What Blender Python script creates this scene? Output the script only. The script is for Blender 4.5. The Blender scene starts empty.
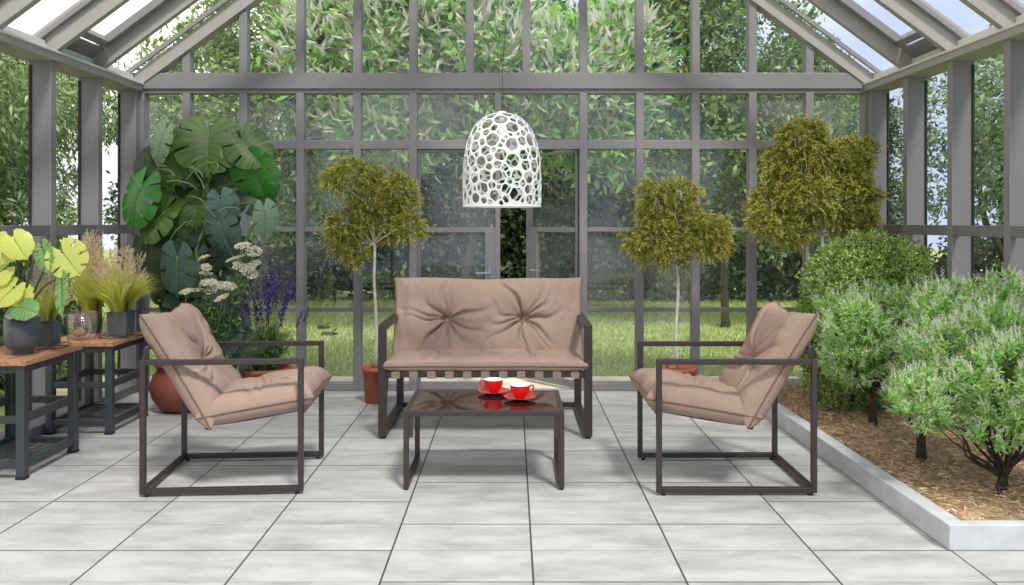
import bpy, bmesh, math, random
import numpy as np
from mathutils import Vector, Matrix, noise

C = bpy.context.scene.collection
PI = math.pi
R = math.radians
rng = np.random.default_rng(7)
random.seed(7)
HC = 1.21          # camera height
F = 820.0          # focal length in pixels (image taken as 1024 x 585)
CX, CY = 512.0, 222.0


def at(px, py, Y):
    return Vector(((px - CX) * Y / F, Y, HC - (py - CY) * Y / F))


# ------------------------------------------------------------------ materials
def srgb(r, g, b):
    f = lambda c: (c / 255 / 12.92) if c / 255 <= .04045 else ((c / 255 + .055) / 1.055) ** 2.4
    return (f(r), f(g), f(b), 1)


def new_mat(name):
    m = bpy.data.materials.new(name)
    m.use_nodes = True
    nt = m.node_tree
    nt.nodes.clear()
    out = nt.nodes.new('ShaderNodeOutputMaterial')
    return m, nt, out


def N(nt, t, **kw):
    n = nt.nodes.new(t)
    for k, v in kw.items():
        if k.startswith('i_'):
            n.inputs[k[2:].replace('_', ' ')].default_value = v
        else:
            setattr(n, k, v)
    return n


def plain(name, col, rough=.5, metal=0, spec=.5, var=.08, scale=20, bump=0, bscale=200, coat=0):
    m, nt, out = new_mat(name)
    p = N(nt, 'ShaderNodeBsdfPrincipled')
    p.inputs['Roughness'].default_value = rough
    p.inputs['Metallic'].default_value = metal
    p.inputs['Specular IOR Level'].default_value = spec
    p.inputs['Coat Weight'].default_value = coat
    tc = N(nt, 'ShaderNodeTexCoord')
    nz = N(nt, 'ShaderNodeTexNoise')
    nz.inputs['Scale'].default_value = scale
    nz.inputs['Detail'].default_value = 4
    nt.links.new(tc.outputs['Object'], nz.inputs['Vector'])
    r = N(nt, 'ShaderNodeValToRGB')
    c = srgb(*col)
    r.color_ramp.elements[0].position = .3
    r.color_ramp.elements[1].position = .7
    r.color_ramp.elements[0].color = tuple(x * (1 - var) for x in c[:3]) + (1,)
    r.color_ramp.elements[1].color = tuple(min(1, x * (1 + var)) for x in c[:3]) + (1,)
    nt.links.new(nz.outputs['Fac'], r.inputs['Fac'])
    nt.links.new(r.outputs['Color'], p.inputs['Base Color'])
    if bump:
        n2 = N(nt, 'ShaderNodeTexNoise')
        n2.inputs['Scale'].default_value = bscale
        nt.links.new(tc.outputs['Object'], n2.inputs['Vector'])
        b = N(nt, 'ShaderNodeBump')
        b.inputs['Strength'].default_value = bump
        b.inputs['Distance'].default_value = .002
        nt.links.new(n2.outputs['Fac'], b.inputs['Height'])
        nt.links.new(b.outputs['Normal'], p.inputs['Normal'])
    nt.links.new(p.outputs['BSDF'], out.inputs['Surface'])
    return m


def leaf_mat(name, cols, rough=.5, trans=.35, spec=.4, big=0.0):
    """colours picked at random per leaf; big adds patches across the crown"""
    m, nt, out = new_mat(name)
    g = N(nt, 'ShaderNodeNewGeometry')
    r = N(nt, 'ShaderNodeValToRGB')
    el = r.color_ramp.elements
    while len(el) < len(cols):
        el.new(.5)
    for i, c in enumerate(cols):
        el[i].position = i / max(1, len(cols) - 1)
        el[i].color = srgb(*c)
    nt.links.new(g.outputs['Random Per Island'], r.inputs['Fac'])
    p = N(nt, 'ShaderNodeBsdfPrincipled')
    p.inputs['Roughness'].default_value = rough
    p.inputs['Specular IOR Level'].default_value = spec
    t = N(nt, 'ShaderNodeBsdfTranslucent')
    mx = N(nt, 'ShaderNodeMixShader')
    mx.inputs[0].default_value = trans
    nt.links.new(r.outputs['Color'], p.inputs['Base Color'])
    nt.links.new(r.outputs['Color'], t.inputs['Color'])
    nt.links.new(p.outputs['BSDF'], mx.inputs[1])
    nt.links.new(t.outputs['BSDF'], mx.inputs[2])
    nt.links.new(mx.outputs[0], out.inputs['Surface'])
    return m


def big_leaf_mat(name, a, b, rough=.5, trans=.22):
    """broad leaf: veins as wave pattern across the blade, uses the uv map (t along, r across)"""
    m, nt, out = new_mat(name)
    uv = N(nt, 'ShaderNodeUVMap')
    w = N(nt, 'ShaderNodeTexWave')
    w.wave_type = 'BANDS'
    w.bands_direction = 'X'
    w.inputs['Scale'].default_value = 3.4
    w.inputs['Distortion'].default_value = .6
    nt.links.new(uv.outputs['UV'], w.inputs['Vector'])
    r = N(nt, 'ShaderNodeValToRGB')
    r.color_ramp.elements[0].position = .0
    r.color_ramp.elements[0].color = srgb(*a)
    r.color_ramp.elements[1].position = 1
    r.color_ramp.elements[1].color = srgb(*b)
    nt.links.new(w.outputs['Fac'], r.inputs['Fac'])
    p = N(nt, 'ShaderNodeBsdfPrincipled')
    p.inputs['Roughness'].default_value = rough
    t = N(nt, 'ShaderNodeBsdfTranslucent')
    mx = N(nt, 'ShaderNodeMixShader')
    mx.inputs[0].default_value = trans
    nt.links.new(r.outputs['Color'], p.inputs['Base Color'])
    nt.links.new(r.outputs['Color'], t.inputs['Color'])
    nt.links.new(p.outputs['BSDF'], mx.inputs[1])
    nt.links.new(t.outputs['BSDF'], mx.inputs[2])
    nt.links.new(mx.outputs[0], out.inputs['Surface'])
    return m


def glass_mat(name, refl=.06, tint=(1, 1, 1, 1), rough=0.0, haze=0.0, fres=.25):
    m, nt, out = new_mat(name)
    t = N(nt, 'ShaderNodeBsdfTransparent')
    t.inputs['Color'].default_value = tint
    g = N(nt, 'ShaderNodeBsdfGlossy')
    g.inputs['Roughness'].default_value = rough
    fr = N(nt, 'ShaderNodeFresnel')
    fr.inputs['IOR'].default_value = 1.35
    ad = N(nt, 'ShaderNodeMath', operation='MULTIPLY_ADD', use_clamp=True)
    ad.inputs[1].default_value = fres
    ad.inputs[2].default_value = refl
    nt.links.new(fr.outputs[0], ad.inputs[0])
    mx = N(nt, 'ShaderNodeMixShader')
    nt.links.new(ad.outputs[0], mx.inputs[0])
    nt.links.new(t.outputs[0], mx.inputs[1])
    nt.links.new(g.outputs[0], mx.inputs[2])
    last = mx
    if haze:   # pale patchy diffuse layer standing in for reflected sky haze on the pane
        d = N(nt, 'ShaderNodeBsdfDiffuse')
        d.inputs['Color'].default_value = (.75, .78, .78, 1)
        tc = N(nt, 'ShaderNodeTexCoord')
        nz = N(nt, 'ShaderNodeTexNoise')
        nz.inputs['Scale'].default_value = .9
        nz.inputs['Detail'].default_value = 3
        nt.links.new(tc.outputs['Object'], nz.inputs['Vector'])
        mr = N(nt, 'ShaderNodeMapRange')
        mr.inputs[1].default_value = .4
        mr.inputs[2].default_value = .75
        mr.inputs[3].default_value = haze * .35
        mr.inputs[4].default_value = haze * 1.8
        nt.links.new(nz.outputs['Fac'], mr.inputs[0])
        m2 = N(nt, 'ShaderNodeMixShader')
        nt.links.new(mr.outputs[0], m2.inputs[0])
        nt.links.new(mx.outputs[0], m2.inputs[1])
        nt.links.new(d.outputs[0], m2.inputs[2])
        last = m2
    nt.links.new(last.outputs[0], out.inputs['Surface'])
    return m


def floor_mat():
    m, nt, out = new_mat('stone_tiles')
    L = nt.links.new
    tc = N(nt, 'ShaderNodeTexCoord')
    sp = N(nt, 'ShaderNodeSeparateXYZ')
    L(tc.outputs['Object'], sp.inputs[0])

    def M(op, a, b=None, c=None, clamp=False):
        n = N(nt, 'ShaderNodeMath', operation=op, use_clamp=clamp)
        for i, v in enumerate((a, b, c)):
            if v is None:
                continue
            if isinstance(v, (int, float)):
                n.inputs[i].default_value = v
            else:
                L(v, n.inputs[i])
        return n.outputs[0]
    PX, PY = .515, .2637
    u = M('DIVIDE', M('ADD', sp.outputs['X'], 1.473), PX)
    k = M('FLOOR', u)
    fu = M('FRACT', u)
    v = M('DIVIDE', M('SUBTRACT', sp.outputs['Y'], 3.02), PY)   # whole numbers are joints
    # which parity has the deep joint in this column
    kb = M('GREATER_THAN', k, 1.5)
    k5 = M('COMPARE', k, 5, .4)
    par = M('MULTIPLY', kb, M('SUBTRACT', 1, k5))
    v2 = M('DIVIDE', M('ADD', v, par), 2)
    fd = M('FRACT', v2)
    dy_deep = M('MULTIPLY', M('MINIMUM', fd, M('SUBTRACT', 1, fd)), 2 * PY)
    fv = M('FRACT', v)
    dy_thin = M('MULTIPLY', M('MINIMUM', fv, M('SUBTRACT', 1, fv)), PY)
    dx = M('MULTIPLY', M('MINIMUM', fu, M('SUBTRACT', 1, fu)), PX)
    deep = M('LESS_THAN', M('MINIMUM', dx, dy_deep), .0036)
    thin = M('MULTIPLY', M('LESS_THAN', dy_thin, .0022), .45)
    joint = M('MAXIMUM', deep, thin)
    # cloudy stone
    cb = N(nt, 'ShaderNodeCombineXYZ')
    tile = M('ADD', M('MULTIPLY', k, 7.3), M('MULTIPLY', M('FLOOR', v), 3.1))
    L(M('MULTIPLY', sp.outputs['X'], 1.0), cb.inputs[0])
    L(M('MULTIPLY', sp.outputs['Y'], 2.6), cb.inputs[1])
    L(tile, cb.inputs[2])
    n1 = N(nt, 'ShaderNodeTexNoise')
    n1.inputs['Scale'].default_value = 3.2
    n1.inputs['Detail'].default_value = 9
    n1.inputs['Roughness'].default_value = .62
    L(cb.outputs[0], n1.inputs['Vector'])
    r = N(nt, 'ShaderNodeValToRGB')
    r.color_ramp.elements[0].position = .3
    r.color_ramp.elements[0].color = srgb(148, 147, 145)
    r.color_ramp.elements[1].position = .62
    r.color_ramp.elements[1].color = srgb(184, 183, 181)
    L(n1.outputs['Fac'], r.inputs['Fac'])
    wn = N(nt, 'ShaderNodeTexWhiteNoise')
    wn.noise_dimensions = '1D'
    L(tile, wn.inputs['W'])
    hsv = N(nt, 'ShaderNodeHueSaturation')
    L(r.outputs['Color'], hsv.inputs['Color'])
    L(M('MULTIPLY_ADD', wn.outputs['Value'], .08, .95), hsv.inputs['Value'])
    mx = N(nt, 'ShaderNodeMix', data_type='RGBA')
    L(joint, mx.inputs[0])
    L(hsv.outputs['Color'], mx.inputs[6])
    mx.inputs[7].default_value = srgb(70, 70, 70)
    p = N(nt, 'ShaderNodeBsdfPrincipled')
    p.inputs['Roughness'].default_value = .5
    p.inputs['Specular IOR Level'].default_value = .35
    L(mx.outputs[2], p.inputs['Base Color'])
    b = N(nt, 'ShaderNodeBump')
    b.inputs['Strength'].default_value = .5
    b.inputs['Distance'].default_value = .003
    L(M('SUBTRACT', 1, joint), b.inputs['Height'])
    L(b.outputs['Normal'], p.inputs['Normal'])
    L(p.outputs[0], out.inputs['Surface'])
    return m


def wood_mat():
    m, nt, out = new_mat('warm_wood')
    tc = N(nt, 'ShaderNodeTexCoord')
    mp = N(nt, 'ShaderNodeMapping')
    mp.inputs['Scale'].default_value = (22, 2.5, 22)
    nt.links.new(tc.outputs['Object'], mp.inputs[0])
    nz = N(nt, 'ShaderNodeTexNoise')
    nz.inputs['Scale'].default_value = 2.0
    nz.inputs['Detail'].default_value = 8
    nt.links.new(mp.outputs[0], nz.inputs['Vector'])
    r = N(nt, 'ShaderNodeValToRGB')
    r.color_ramp.elements[0].position = .3
    r.color_ramp.elements[0].color = srgb(146, 98, 68)
    r.color_ramp.elements[1].position = .7
    r.color_ramp.elements[1].color = srgb(200, 152, 116)
    nt.links.new(nz.outputs['Fac'], r.inputs['Fac'])
    p = N(nt, 'ShaderNodeBsdfPrincipled')
    p.inputs['Roughness'].default_value = .45
    nt.links.new(r.outputs[0], p.inputs['Base Color'])
    nt.links.new(p.outputs[0], out.inputs['Surface'])
    return m


M_ = {}
M_['frame'] = plain('grey_coated_metal', (130, 127, 129), .5, var=.03)
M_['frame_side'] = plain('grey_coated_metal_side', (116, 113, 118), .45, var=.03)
M_['frame_roof_lit'] = plain('grey_coated_metal_roof_lit', (158, 154, 149), .5, var=.03)  # same grey metal, coloured lighter to stand in for light on the roof
M_['lip'] = plain('pale_highlight_lip', (212, 209, 203), .35, var=.03)  # pale colour carries the eave's painted highlight
M_['gasket'] = plain('black_rubber', (26, 26, 28), .6)
M_['glass'] = glass_mat('window_glass', .03, haze=.065)
M_['glass_up'] = glass_mat('gable_glass', .02, haze=.015)
M_['glass_roof'] = glass_mat('roof_glass', .01, fres=.05)
M_['glass_side'] = glass_mat('side_glass', .008, fres=.06)
M_['vase'] = glass_mat('vase_glass', .10)
M_['tiles'] = floor_mat()
M_['concrete'] = plain('pale_concrete', (181, 184, 187), .8, var=.12, scale=9, bump=.3)
M_['paving'] = plain('pale_paving', (238, 226, 200), .8, var=.15, scale=7, bump=.4)
M_['mulch_ground'] = plain('brown_mulch', (168, 140, 110), .95, var=.5, scale=22, bump=.8, bscale=90)
M_['lawn'] = plain('lawn_soil', (148, 164, 96), .95, var=.35, scale=3)
M_['brown'] = plain('dark_brown_metal', (62, 54, 53), .38, metal=.35, var=.04)
M_['dark'] = plain('dark_grey_metal', (66, 70, 73), .45, metal=.2, var=.05)
M_['fabric'] = plain('taupe_fabric', (152, 130, 117), .9, spec=.15, var=.04, scale=60, bump=.35, bscale=700)
M_['pipe'] = plain('taupe_piping', (112, 93, 82), .9, spec=.1, var=.04)
M_['strap'] = plain('taupe_webbing', (138, 124, 114), .9, spec=.1, var=.08, scale=200)
M_['button'] = plain('taupe_button', (150, 123, 106), .8, spec=.2)
M_['smoked'] = plain('smoked_glass', (38, 31, 30), .03, spec=.5, var=.02, coat=.25)
M_['red'] = plain('red_glaze', (214, 22, 16), .12, var=.02, coat=.6)
M_['white_glaze'] = plain('white_glaze', (240, 236, 230), .15, var=.01, coat=.4)
M_['terracotta'] = plain('terracotta', (152, 84, 62), .75, var=.2, scale=14, bump=.2)
M_['terracotta_dark'] = plain('dark_terracotta', (122, 66, 50), .6, var=.25, scale=9, bump=.2)
M_['soil'] = plain('potting_soil', (58, 44, 34), 1, var=.3, scale=60)
M_['pot_grey'] = plain('charcoal_ceramic', (76, 79, 83), .45, var=.05)
M_['pot_square'] = plain('dark_slate_ceramic', (84, 86, 90), .55, var=.05)
M_['wood'] = wood_mat()
M_['lamp'] = plain('white_lamp_shell', (224, 224, 222), .4, var=.01)
M_['wire'] = plain('thin_dark_wire', (52, 50, 50), .5)
M_['bark_pale'] = plain('pale_bark', (196, 188, 176), .85, var=.18, scale=40, bump=.4)
M_['bark'] = plain('brown_bark', (58, 48, 40), .9, var=.3, scale=30, bump=.5)
M_['bark_dark'] = plain('dark_bark', (70, 60, 50), .9, var=.3, scale=20, bump=.5)
M_['bulb'] = plain('brown_dried_bulb', (158, 122, 84), .8, var=.3, scale=50, bump=.6, bscale=80)
M_['chrome'] = plain('brushed_steel', (180, 180, 178), .3, metal=.8)
M_['gold'] = leaf_mat('golden_conifer', [(80, 84, 28), (120, 124, 44), (154, 154, 62), (186, 182, 90)], .7, .25, .2)
M_['gold_tip'] = leaf_mat('golden_conifer_tips', [(146, 144, 54), (180, 176, 78), (208, 202, 108), (224, 218, 138)], .7, .3, .2)
M_['box'] = leaf_mat('bush_leaves', [(100, 128, 60), (138, 166, 84), (168, 194, 110), (198, 218, 146)], .5, .3, .4)
M_['shrub'] = leaf_mat('shrub_leaves', [(118, 164, 74), (160, 206, 106), (192, 228, 142), (208, 232, 176)], .45, .5, .3)
M_['spike'] = leaf_mat('white_flower_spikes', [(214, 214, 200), (238, 236, 226), (250, 248, 242)], .7, .55, .1)
M_['spray_leaf'] = leaf_mat('flowering_tree_leaves', [(96, 150, 64), (140, 192, 96), (176, 216, 130), (214, 238, 176)], .45, .5, .4)
M_['tree_mid'] = leaf_mat('midgreen_tree_leaves', [(74, 100, 54), (108, 138, 76), (144, 172, 102), (188, 208, 146)], .5, .4, .4)
M_['tree_fresh'] = leaf_mat('fresh_tree_leaves', [(92, 120, 60), (126, 156, 82), (162, 188, 110), (206, 222, 156)], .5, .4, .4)
M_['tree_dark'] = leaf_mat('dark_tree_leaves', [(36, 50, 32), (58, 76, 46), (84, 106, 64), (126, 144, 100)], .5, .3, .4)
M_['hedge'] = leaf_mat('dark_hedge_leaves', [(30, 42, 28), (44, 60, 38), (66, 86, 52), (104, 122, 82)], .5, .25, .4)
M_['willow'] = leaf_mat('willow_leaves', [(88, 108, 66), (122, 144, 88), (158, 178, 118), (196, 210, 160)], .5, .4, .4)
M_['side'] = leaf_mat('grey_green_leaves', [(78, 102, 68), (112, 138, 96), (148, 172, 128), (188, 206, 168)], .5, .4, .4)
M_['grass'] = leaf_mat('lawn_grass', [(154, 172, 96), (180, 196, 122), (202, 214, 144), (224, 232, 174)], .6, .4, .2)
M_['pampas'] = leaf_mat('ornamental_grass_blades', [(178, 184, 66), (206, 210, 96), (226, 226, 126), (242, 238, 164)], .5, .6, .2)
M_['plume'] = leaf_mat('beige_plumes', [(226, 198, 160), (242, 220, 188), (250, 238, 216)], .8, .55, .1)
M_['plume_mauve'] = leaf_mat('mauve_plumes', [(160, 138, 132), (188, 164, 150), (206, 186, 166)], .8, .4, .1)
M_['lav'] = leaf_mat('purple_florets', [(56, 42, 96), (78, 62, 124), (104, 86, 150)], .7, .2, .1)
M_['lav_green'] = leaf_mat('lavender_stems', [(70, 92, 52), (94, 120, 66), (124, 150, 86)], .6, .3, .2)
M_['umbel'] = leaf_mat('cream_florets', [(216, 212, 190), (238, 234, 216)], .7, .4, .1)
M_['straw'] = leaf_mat('straw_mulch', [(128, 102, 76), (180, 152, 118), (214, 190, 156), (236, 218, 188)], .9, .1, .1)
M_['mon'] = big_leaf_mat('monstera_green', (60, 88, 28), (76, 104, 38))
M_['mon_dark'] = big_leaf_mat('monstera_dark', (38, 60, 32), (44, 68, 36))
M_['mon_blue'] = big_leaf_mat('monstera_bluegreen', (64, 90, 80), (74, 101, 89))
M_['mon_bright'] = big_leaf_mat('monstera_bright', (58, 122, 48), (68, 134, 54), .3, .35)
M_['mon_pale'] = big_leaf_mat('monstera_pale', (118, 142, 112), (130, 152, 124))
M_['mon_yellow'] = big_leaf_mat('monstera_yellow', (224, 230, 112), (230, 236, 130), .4, .4)
M_['mon_mid'] = big_leaf_mat('monstera_mid', (112, 158, 84), (138, 180, 104), .35, .3)
M_['petiole'] = plain('petiole_green', (98, 118, 70), .5, var=.1)
M_['petiole_dark'] = plain('petiole_dark', (60, 76, 44), .5, var=.1)


# ------------------------------------------------------------------ mesh tools
class MB:
    def __init__(s):
        s.v = []
        s.f = []

    def add(s, v, f):
        o = len(s.v)
        s.v += [tuple(p) for p in v]
        s.f += [tuple(i + o for i in q) for q in f]
        return s

    def box(s, x0, x1, y0, y1, z0, z1):
        v = [(x0, y0, z0), (x1, y0, z0), (x1, y1, z0), (x0, y1, z0), (x0, y0, z1), (x1, y0, z1), (x1, y1, z1), (x0, y1, z1)]
        return s.add(v, [(3, 2, 1, 0), (4, 5, 6, 7), (0, 1, 5, 4), (1, 2, 6, 5), (2, 3, 7, 6), (3, 0, 4, 7)])

    def bar(s, a, b, w, h, up=(0, 0, 1)):
        """rectangular bar from a to b, w across, h along up"""
        a, b = Vector(a), Vector(b)
        d = (b - a).normalized()
        u = Vector(up)
        u = (u - d * u.dot(d)).normalized()
        r = d.cross(u)
        v = []
        for p in (a, b):
            for i, j in ((-1, -1), (1, -1), (1, 1), (-1, 1)):
                v.append(p + r * (i * w / 2) + u * (j * h / 2))
        return s.add(v, [(3, 2, 1, 0), (4, 5, 6, 7), (0, 1, 5, 4), (1, 2, 6, 5), (2, 3, 7, 6), (3, 0, 4, 7)])

    def tube(s, pts, rad, n=8, closed=False):
        pts = [Vector(p) for p in pts]
        m = len(pts)
        if not hasattr(rad, '__len__'):
            rad = [rad] * m
        v = []
        u = None
        for i, p in enumerate(pts):
            if closed:
                d = (pts[(i + 1) % m] - pts[i - 1])
            else:
                d = pts[min(i + 1, m - 1)] - pts[max(i - 1, 0)]
            if d.length < 1e-9:
                d = Vector((0, 0, 1))
            d.normalize()
            if u is None:
                u = d.orthogonal().normalized()
            else:
                u = (u - d * u.dot(d))
                if u.length < 1e-6:
                    u = d.orthogonal()
                u.normalize()
            w = d.cross(u)
            for k in range(n):
                a = 2 * PI * k / n
                v.append(p + (u * math.cos(a) + w * math.sin(a)) * rad[i])
        f = []
        for i in range(m if closed else m - 1):
            j = (i + 1) % m
            for k in range(n):
                f.append((i * n + k, i * n + (k + 1) % n, j * n + (k + 1) % n, j * n + k))
        if not closed:
            f.append(tuple(range(n))[::-1])
            f.append(tuple((m - 1) * n + k for k in range(n)))
        return s.add(v, f)

    def lathe(s, prof, n=32, c=(0, 0, 0), sx=1, sy=1):
        v = []
        for r, z in prof:
            for k in range(n):
                a = 2 * PI * k / n
                v.append((c[0] + sx * r * math.cos(a), c[1] + sy * r * math.sin(a), c[2] + z))
        f = []
        for i in range(len(prof) - 1):
            for k in range(n):
                f.append((i * n + k, i * n + (k + 1) % n, (i + 1) * n + (k + 1) % n, (i + 1) * n + k))
        return s.add(v, f)

    def build(s, name, mat, parent=None, smooth=False, bevel=0, M=None):
        me = bpy.data.meshes.new(name)
        v = s.v if M is None else [M @ Vector(p) for p in s.v]
        me.from_pydata([tuple(p) for p in v], [], s.f)
        me.materials.append(mat)
        if smooth:
            me.shade_smooth()
        o = bpy.data.objects.new(name, me)
        C.objects.link(o)
        if parent:
            o.parent = parent
        if bevel:
            b = o.modifiers.new('bevel', 'BEVEL')
            b.width = bevel
            b.segments = 2
            b.limit_method = 'ANGLE'
        return o


def quads(name, V, Q, mat, parent=None, smooth=False, mats=None, midx=None):
    """V (n,3), Q (m,4) as one mesh, fast"""
    V = np.asarray(V, dtype=np.float32)
    Q = np.asarray(Q, dtype=np.int32)
    me = bpy.data.meshes.new(name)
    me.vertices.add(len(V))
    me.vertices.foreach_set('co', V.ravel())
    me.loops.add(Q.size)
    me.loops.foreach_set('vertex_index', Q.ravel())
    me.polygons.add(len(Q))
    me.polygons.foreach_set('loop_start', np.arange(0, Q.size, 4, dtype=np.int32))
    if midx is not None:
        me.polygons.foreach_set('material_index', np.asarray(midx, dtype=np.int32))
    me.update(calc_edges=True)
    for m in (mats or [mat]):
        me.materials.append(m)
    if smooth:
        me.shade_smooth()
    o = bpy.data.objects.new(name, me)
    C.objects.link(o)
    if parent:
        o.parent = parent
    return o


def unit(a):
    return a / np.maximum(1e-9, np.linalg.norm(a, axis=-1, keepdims=True))


def leaf_arrays(P, D, L, W, curl=.15, full=False, spin=None):
    """leaves as blades starting at P along D. returns V,Q"""
    n = len(P)
    D = unit(D)
    rv = rng.normal(size=(n, 3)) if spin is None else spin
    S = unit(np.cross(D, rv))
    U = np.cross(S, D)
    L = np.broadcast_to(np.asarray(L, float), (n,))[:, None]
    W = np.broadcast_to(np.asarray(W, float), (n,))[:, None]
    if not full:
        V = np.stack([P, P + D * L * .45 + S * W / 2 + U * L * .06, P + D * L - U * L * curl, P + D * L * .45 - S * W / 2 + U * L * .06], 1)
        Q = np.arange(4 * n).reshape(n, 4)
        return V.reshape(-1, 3), Q
    fold = W * .22
    V = np.stack([
        P,
        P + D * L * .35 - S * W * .5 + U * fold, P + D * L * .35, P + D * L * .35 + S * W * .5 + U * fold,
        P + D * L * .72 - S * W * .36 + U * (fold * .6 - L * curl * .4), P + D * L * .72 - U * L * curl * .5, P + D * L * .72 + S * W * .36 + U * (fold * .6 - L * curl * .4),
        P + D * L - U * L * curl], 1)
    base = np.array([[0, 3, 2, 1], [2, 3, 6, 5], [1, 2, 5, 4], [5, 6, 7, 4]])
    Q = (np.arange(n) * 8)[:, None, None] + base[None]
    return V.reshape(-1, 3), Q.reshape(-1, 4)


def join(parts):
    Vs, Qs, o = [], [], 0
    for V, Q in parts:
        Vs.append(V)
        Qs.append(Q + o)
        o += len(V)
    return np.concatenate(Vs), np.concatenate(Qs)


def lobe_points(lobes, n, shell=.5):
    """random points in ellipsoid lobes (cx,cy,cz,rx,ry,rz), biased outwards; returns P and outward dir"""
    lobes = np.array(lobes, float)
    vol = lobes[:, 3] * lobes[:, 4] * lobes[:, 5]
    vol = vol ** .8
    idx = rng.choice(len(lobes), n, p=vol / vol.sum())
    d = unit(rng.normal(size=(n, 3)))
    r = rng.random(n) ** (1 / 3)
    r = r * (1 - shell) + shell * (1 - .35 * rng.random(n) ** 2)
    P = lobes[idx, :3] + d * r[:, None] * lobes[idx, 3:]
    return P, d


def thing(name, loc=(0, 0, 0), label=None, cat=None, group=None, rotz=0, kind=None):
    o = bpy.data.objects.new(name, None)
    o.empty_display_size = .1
    C.objects.link(o)
    o.location = loc
    o.rotation_euler = (0, 0, rotz)
    if label or cat or group or kind:
        tag(o, label, cat, group, kind)
    return o


def tag(o, label=None, cat=None, group=None, kind=None):
    if label:
        o['label'] = label
    if cat:
        o['category'] = cat
    if group:
        o['group'] = group
    if kind:
        o['kind'] = kind
    return o


def copy_tree(o, parent=None):
    c = o.copy()
    C.objects.link(c)
    c.parent = parent
    for ch in list(o.children):
        copy_tree(ch, c)
    return c


def struct(o):
    o['kind'] = 'structure'
    return o


# ------------------------------------------------------------------ the setting
XL0, XL1 = -2.80, -2.67      # left wall columns (outer, inner)
XR1, XR0 = 2.55, 2.68
XC = -.06
YB = 5.87                    # inner face of the back wall
TAN = .74
BAYS = [5.87, 5.31, 4.77, 4.22, 3.67, 3.12, 2.57, 2.02]
ZE = 2.18                    # underside of the rafters at the inner wall line

o = MB().box(XL0, XR0 + .02, -.6, YB + .1, -.12, 0).build('floor', M_['tiles'])
struct(o)
wn_ = [0]


def window_name():
    wn_[0] += 1
    return 'window_%d' % wn_[0]


# back wall: posts, rails as parts, each pane a window of its own
wall_back = thing('wall_back', (XC, YB, 0))
struct(wall_back)


def wpart(mb, name, mat=None, parent=wall_back, bevel=.003):
    o = mb.build(name, mat or M_['frame'], None, bevel=bevel)
    o.parent = parent
    o.location = -parent.location
    return o


mull_px = [186, 243, 300, 357, 413, 469.5, 526.5, 583.5, 640, 696, 753, 810]
MX = [(p - CX) * YB / F for p in mull_px]
DXL, DXR = MX[4], MX[7]
XMID = (498.5 - CX) * YB / F
Z_beam0, Z_beam1 = 2.133, 2.277
Z_t0, Z_t1 = 1.733, 1.797
Z_m0, Z_m1 = 1.140, 1.170
Z_l0, Z_l1 = .566, .594
apex_z = ZE + TAN * (XC - XL1)


def roof_z(x):   # underside of the gable rafter
    return ZE + TAN * ((x - XL1) if x < XC else (XR1 - x))


hw = .028
for i, x in enumerate(MX):
    top = roof_z(x) + .05
    if i in (5, 6):
        wpart(MB().box(x - hw, x + hw, YB, YB + .08, Z_beam1, top), 'mullion')
        continue
    wpart(MB().box(x - hw, x + hw, YB, YB + .08, 0, Z_beam0), 'mullion')
    wpart(MB().box(x - hw, x + hw, YB, YB + .08, Z_beam1, top), 'mullion')
wpart(MB().box(XMID - .025, XMID + .025, YB, YB + .08, Z_t1, Z_beam0), 'mullion')
wpart(MB().box(XL0, XL1 + .035, YB - .002, YB + .1, 0, Z_beam0), 'corner_post')
wpart(MB().box(XR1 - .025, XR0, YB - .002, YB + .1, 0, Z_beam0), 'corner_post')
wpart(MB().box(XL0, XR0, YB - .01, YB + .09, Z_beam0 + .03, Z_beam1).box(XL0, XR0, YB + .005, YB + .09, Z_beam0, Z_beam0 + .03), 'tie_beam')
wpart(MB().box(XL1, XR1, YB + .004, YB + .075, Z_t0, Z_t1), 'transom')
for (a, b) in ((XL1 + .03, DXL - hw), (DXR + hw, XR1 - .02)):
    wpart(MB().box(a, b, YB + .012, YB + .06, Z_m0, Z_m1), 'rail')
    wpart(MB().box(a, b, YB + .012, YB + .06, Z_l0, Z_l1), 'rail')
    wpart(MB().box(a, b, YB - .006, YB + .083, 0.001, .055), 'sill')
# gable rafters
for sx, x0 in ((1, XL1), (-1, XR1)):
    a = Vector((x0 - sx * .12, YB + .03, ZE - TAN * .12 + .05))
    b = Vector((XC, YB + .03, apex_z + .05))
    wpart(MB().bar(a, b, .10, .092, up=(-sx * TAN, 0, 1)), 'gable_rafter', M_['frame_roof_lit'])


def pane(poly, mat, thick=.005, axis='y'):
    """poly: 3-D corner points of one pane, extruded along axis by thick"""
    n = len(poly)
    d = axis if isinstance(axis, Vector) else (Vector((thick, 0, 0)) if axis == 'x' else Vector((0, thick, 0)))
    v = [Vector(p) for p in poly] + [Vector(p) + d for p in poly]
    f = [tuple(range(n))[::-1], tuple(range(n, 2 * n))] + [(i, (i + 1) % n, n + (i + 1) % n, n + i) for i in range(n)]
    return MB().add(v, f)


def window(mb, mat, frame=None):
    o = mb.build(window_name(), mat)
    struct(o)
    return o


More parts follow.
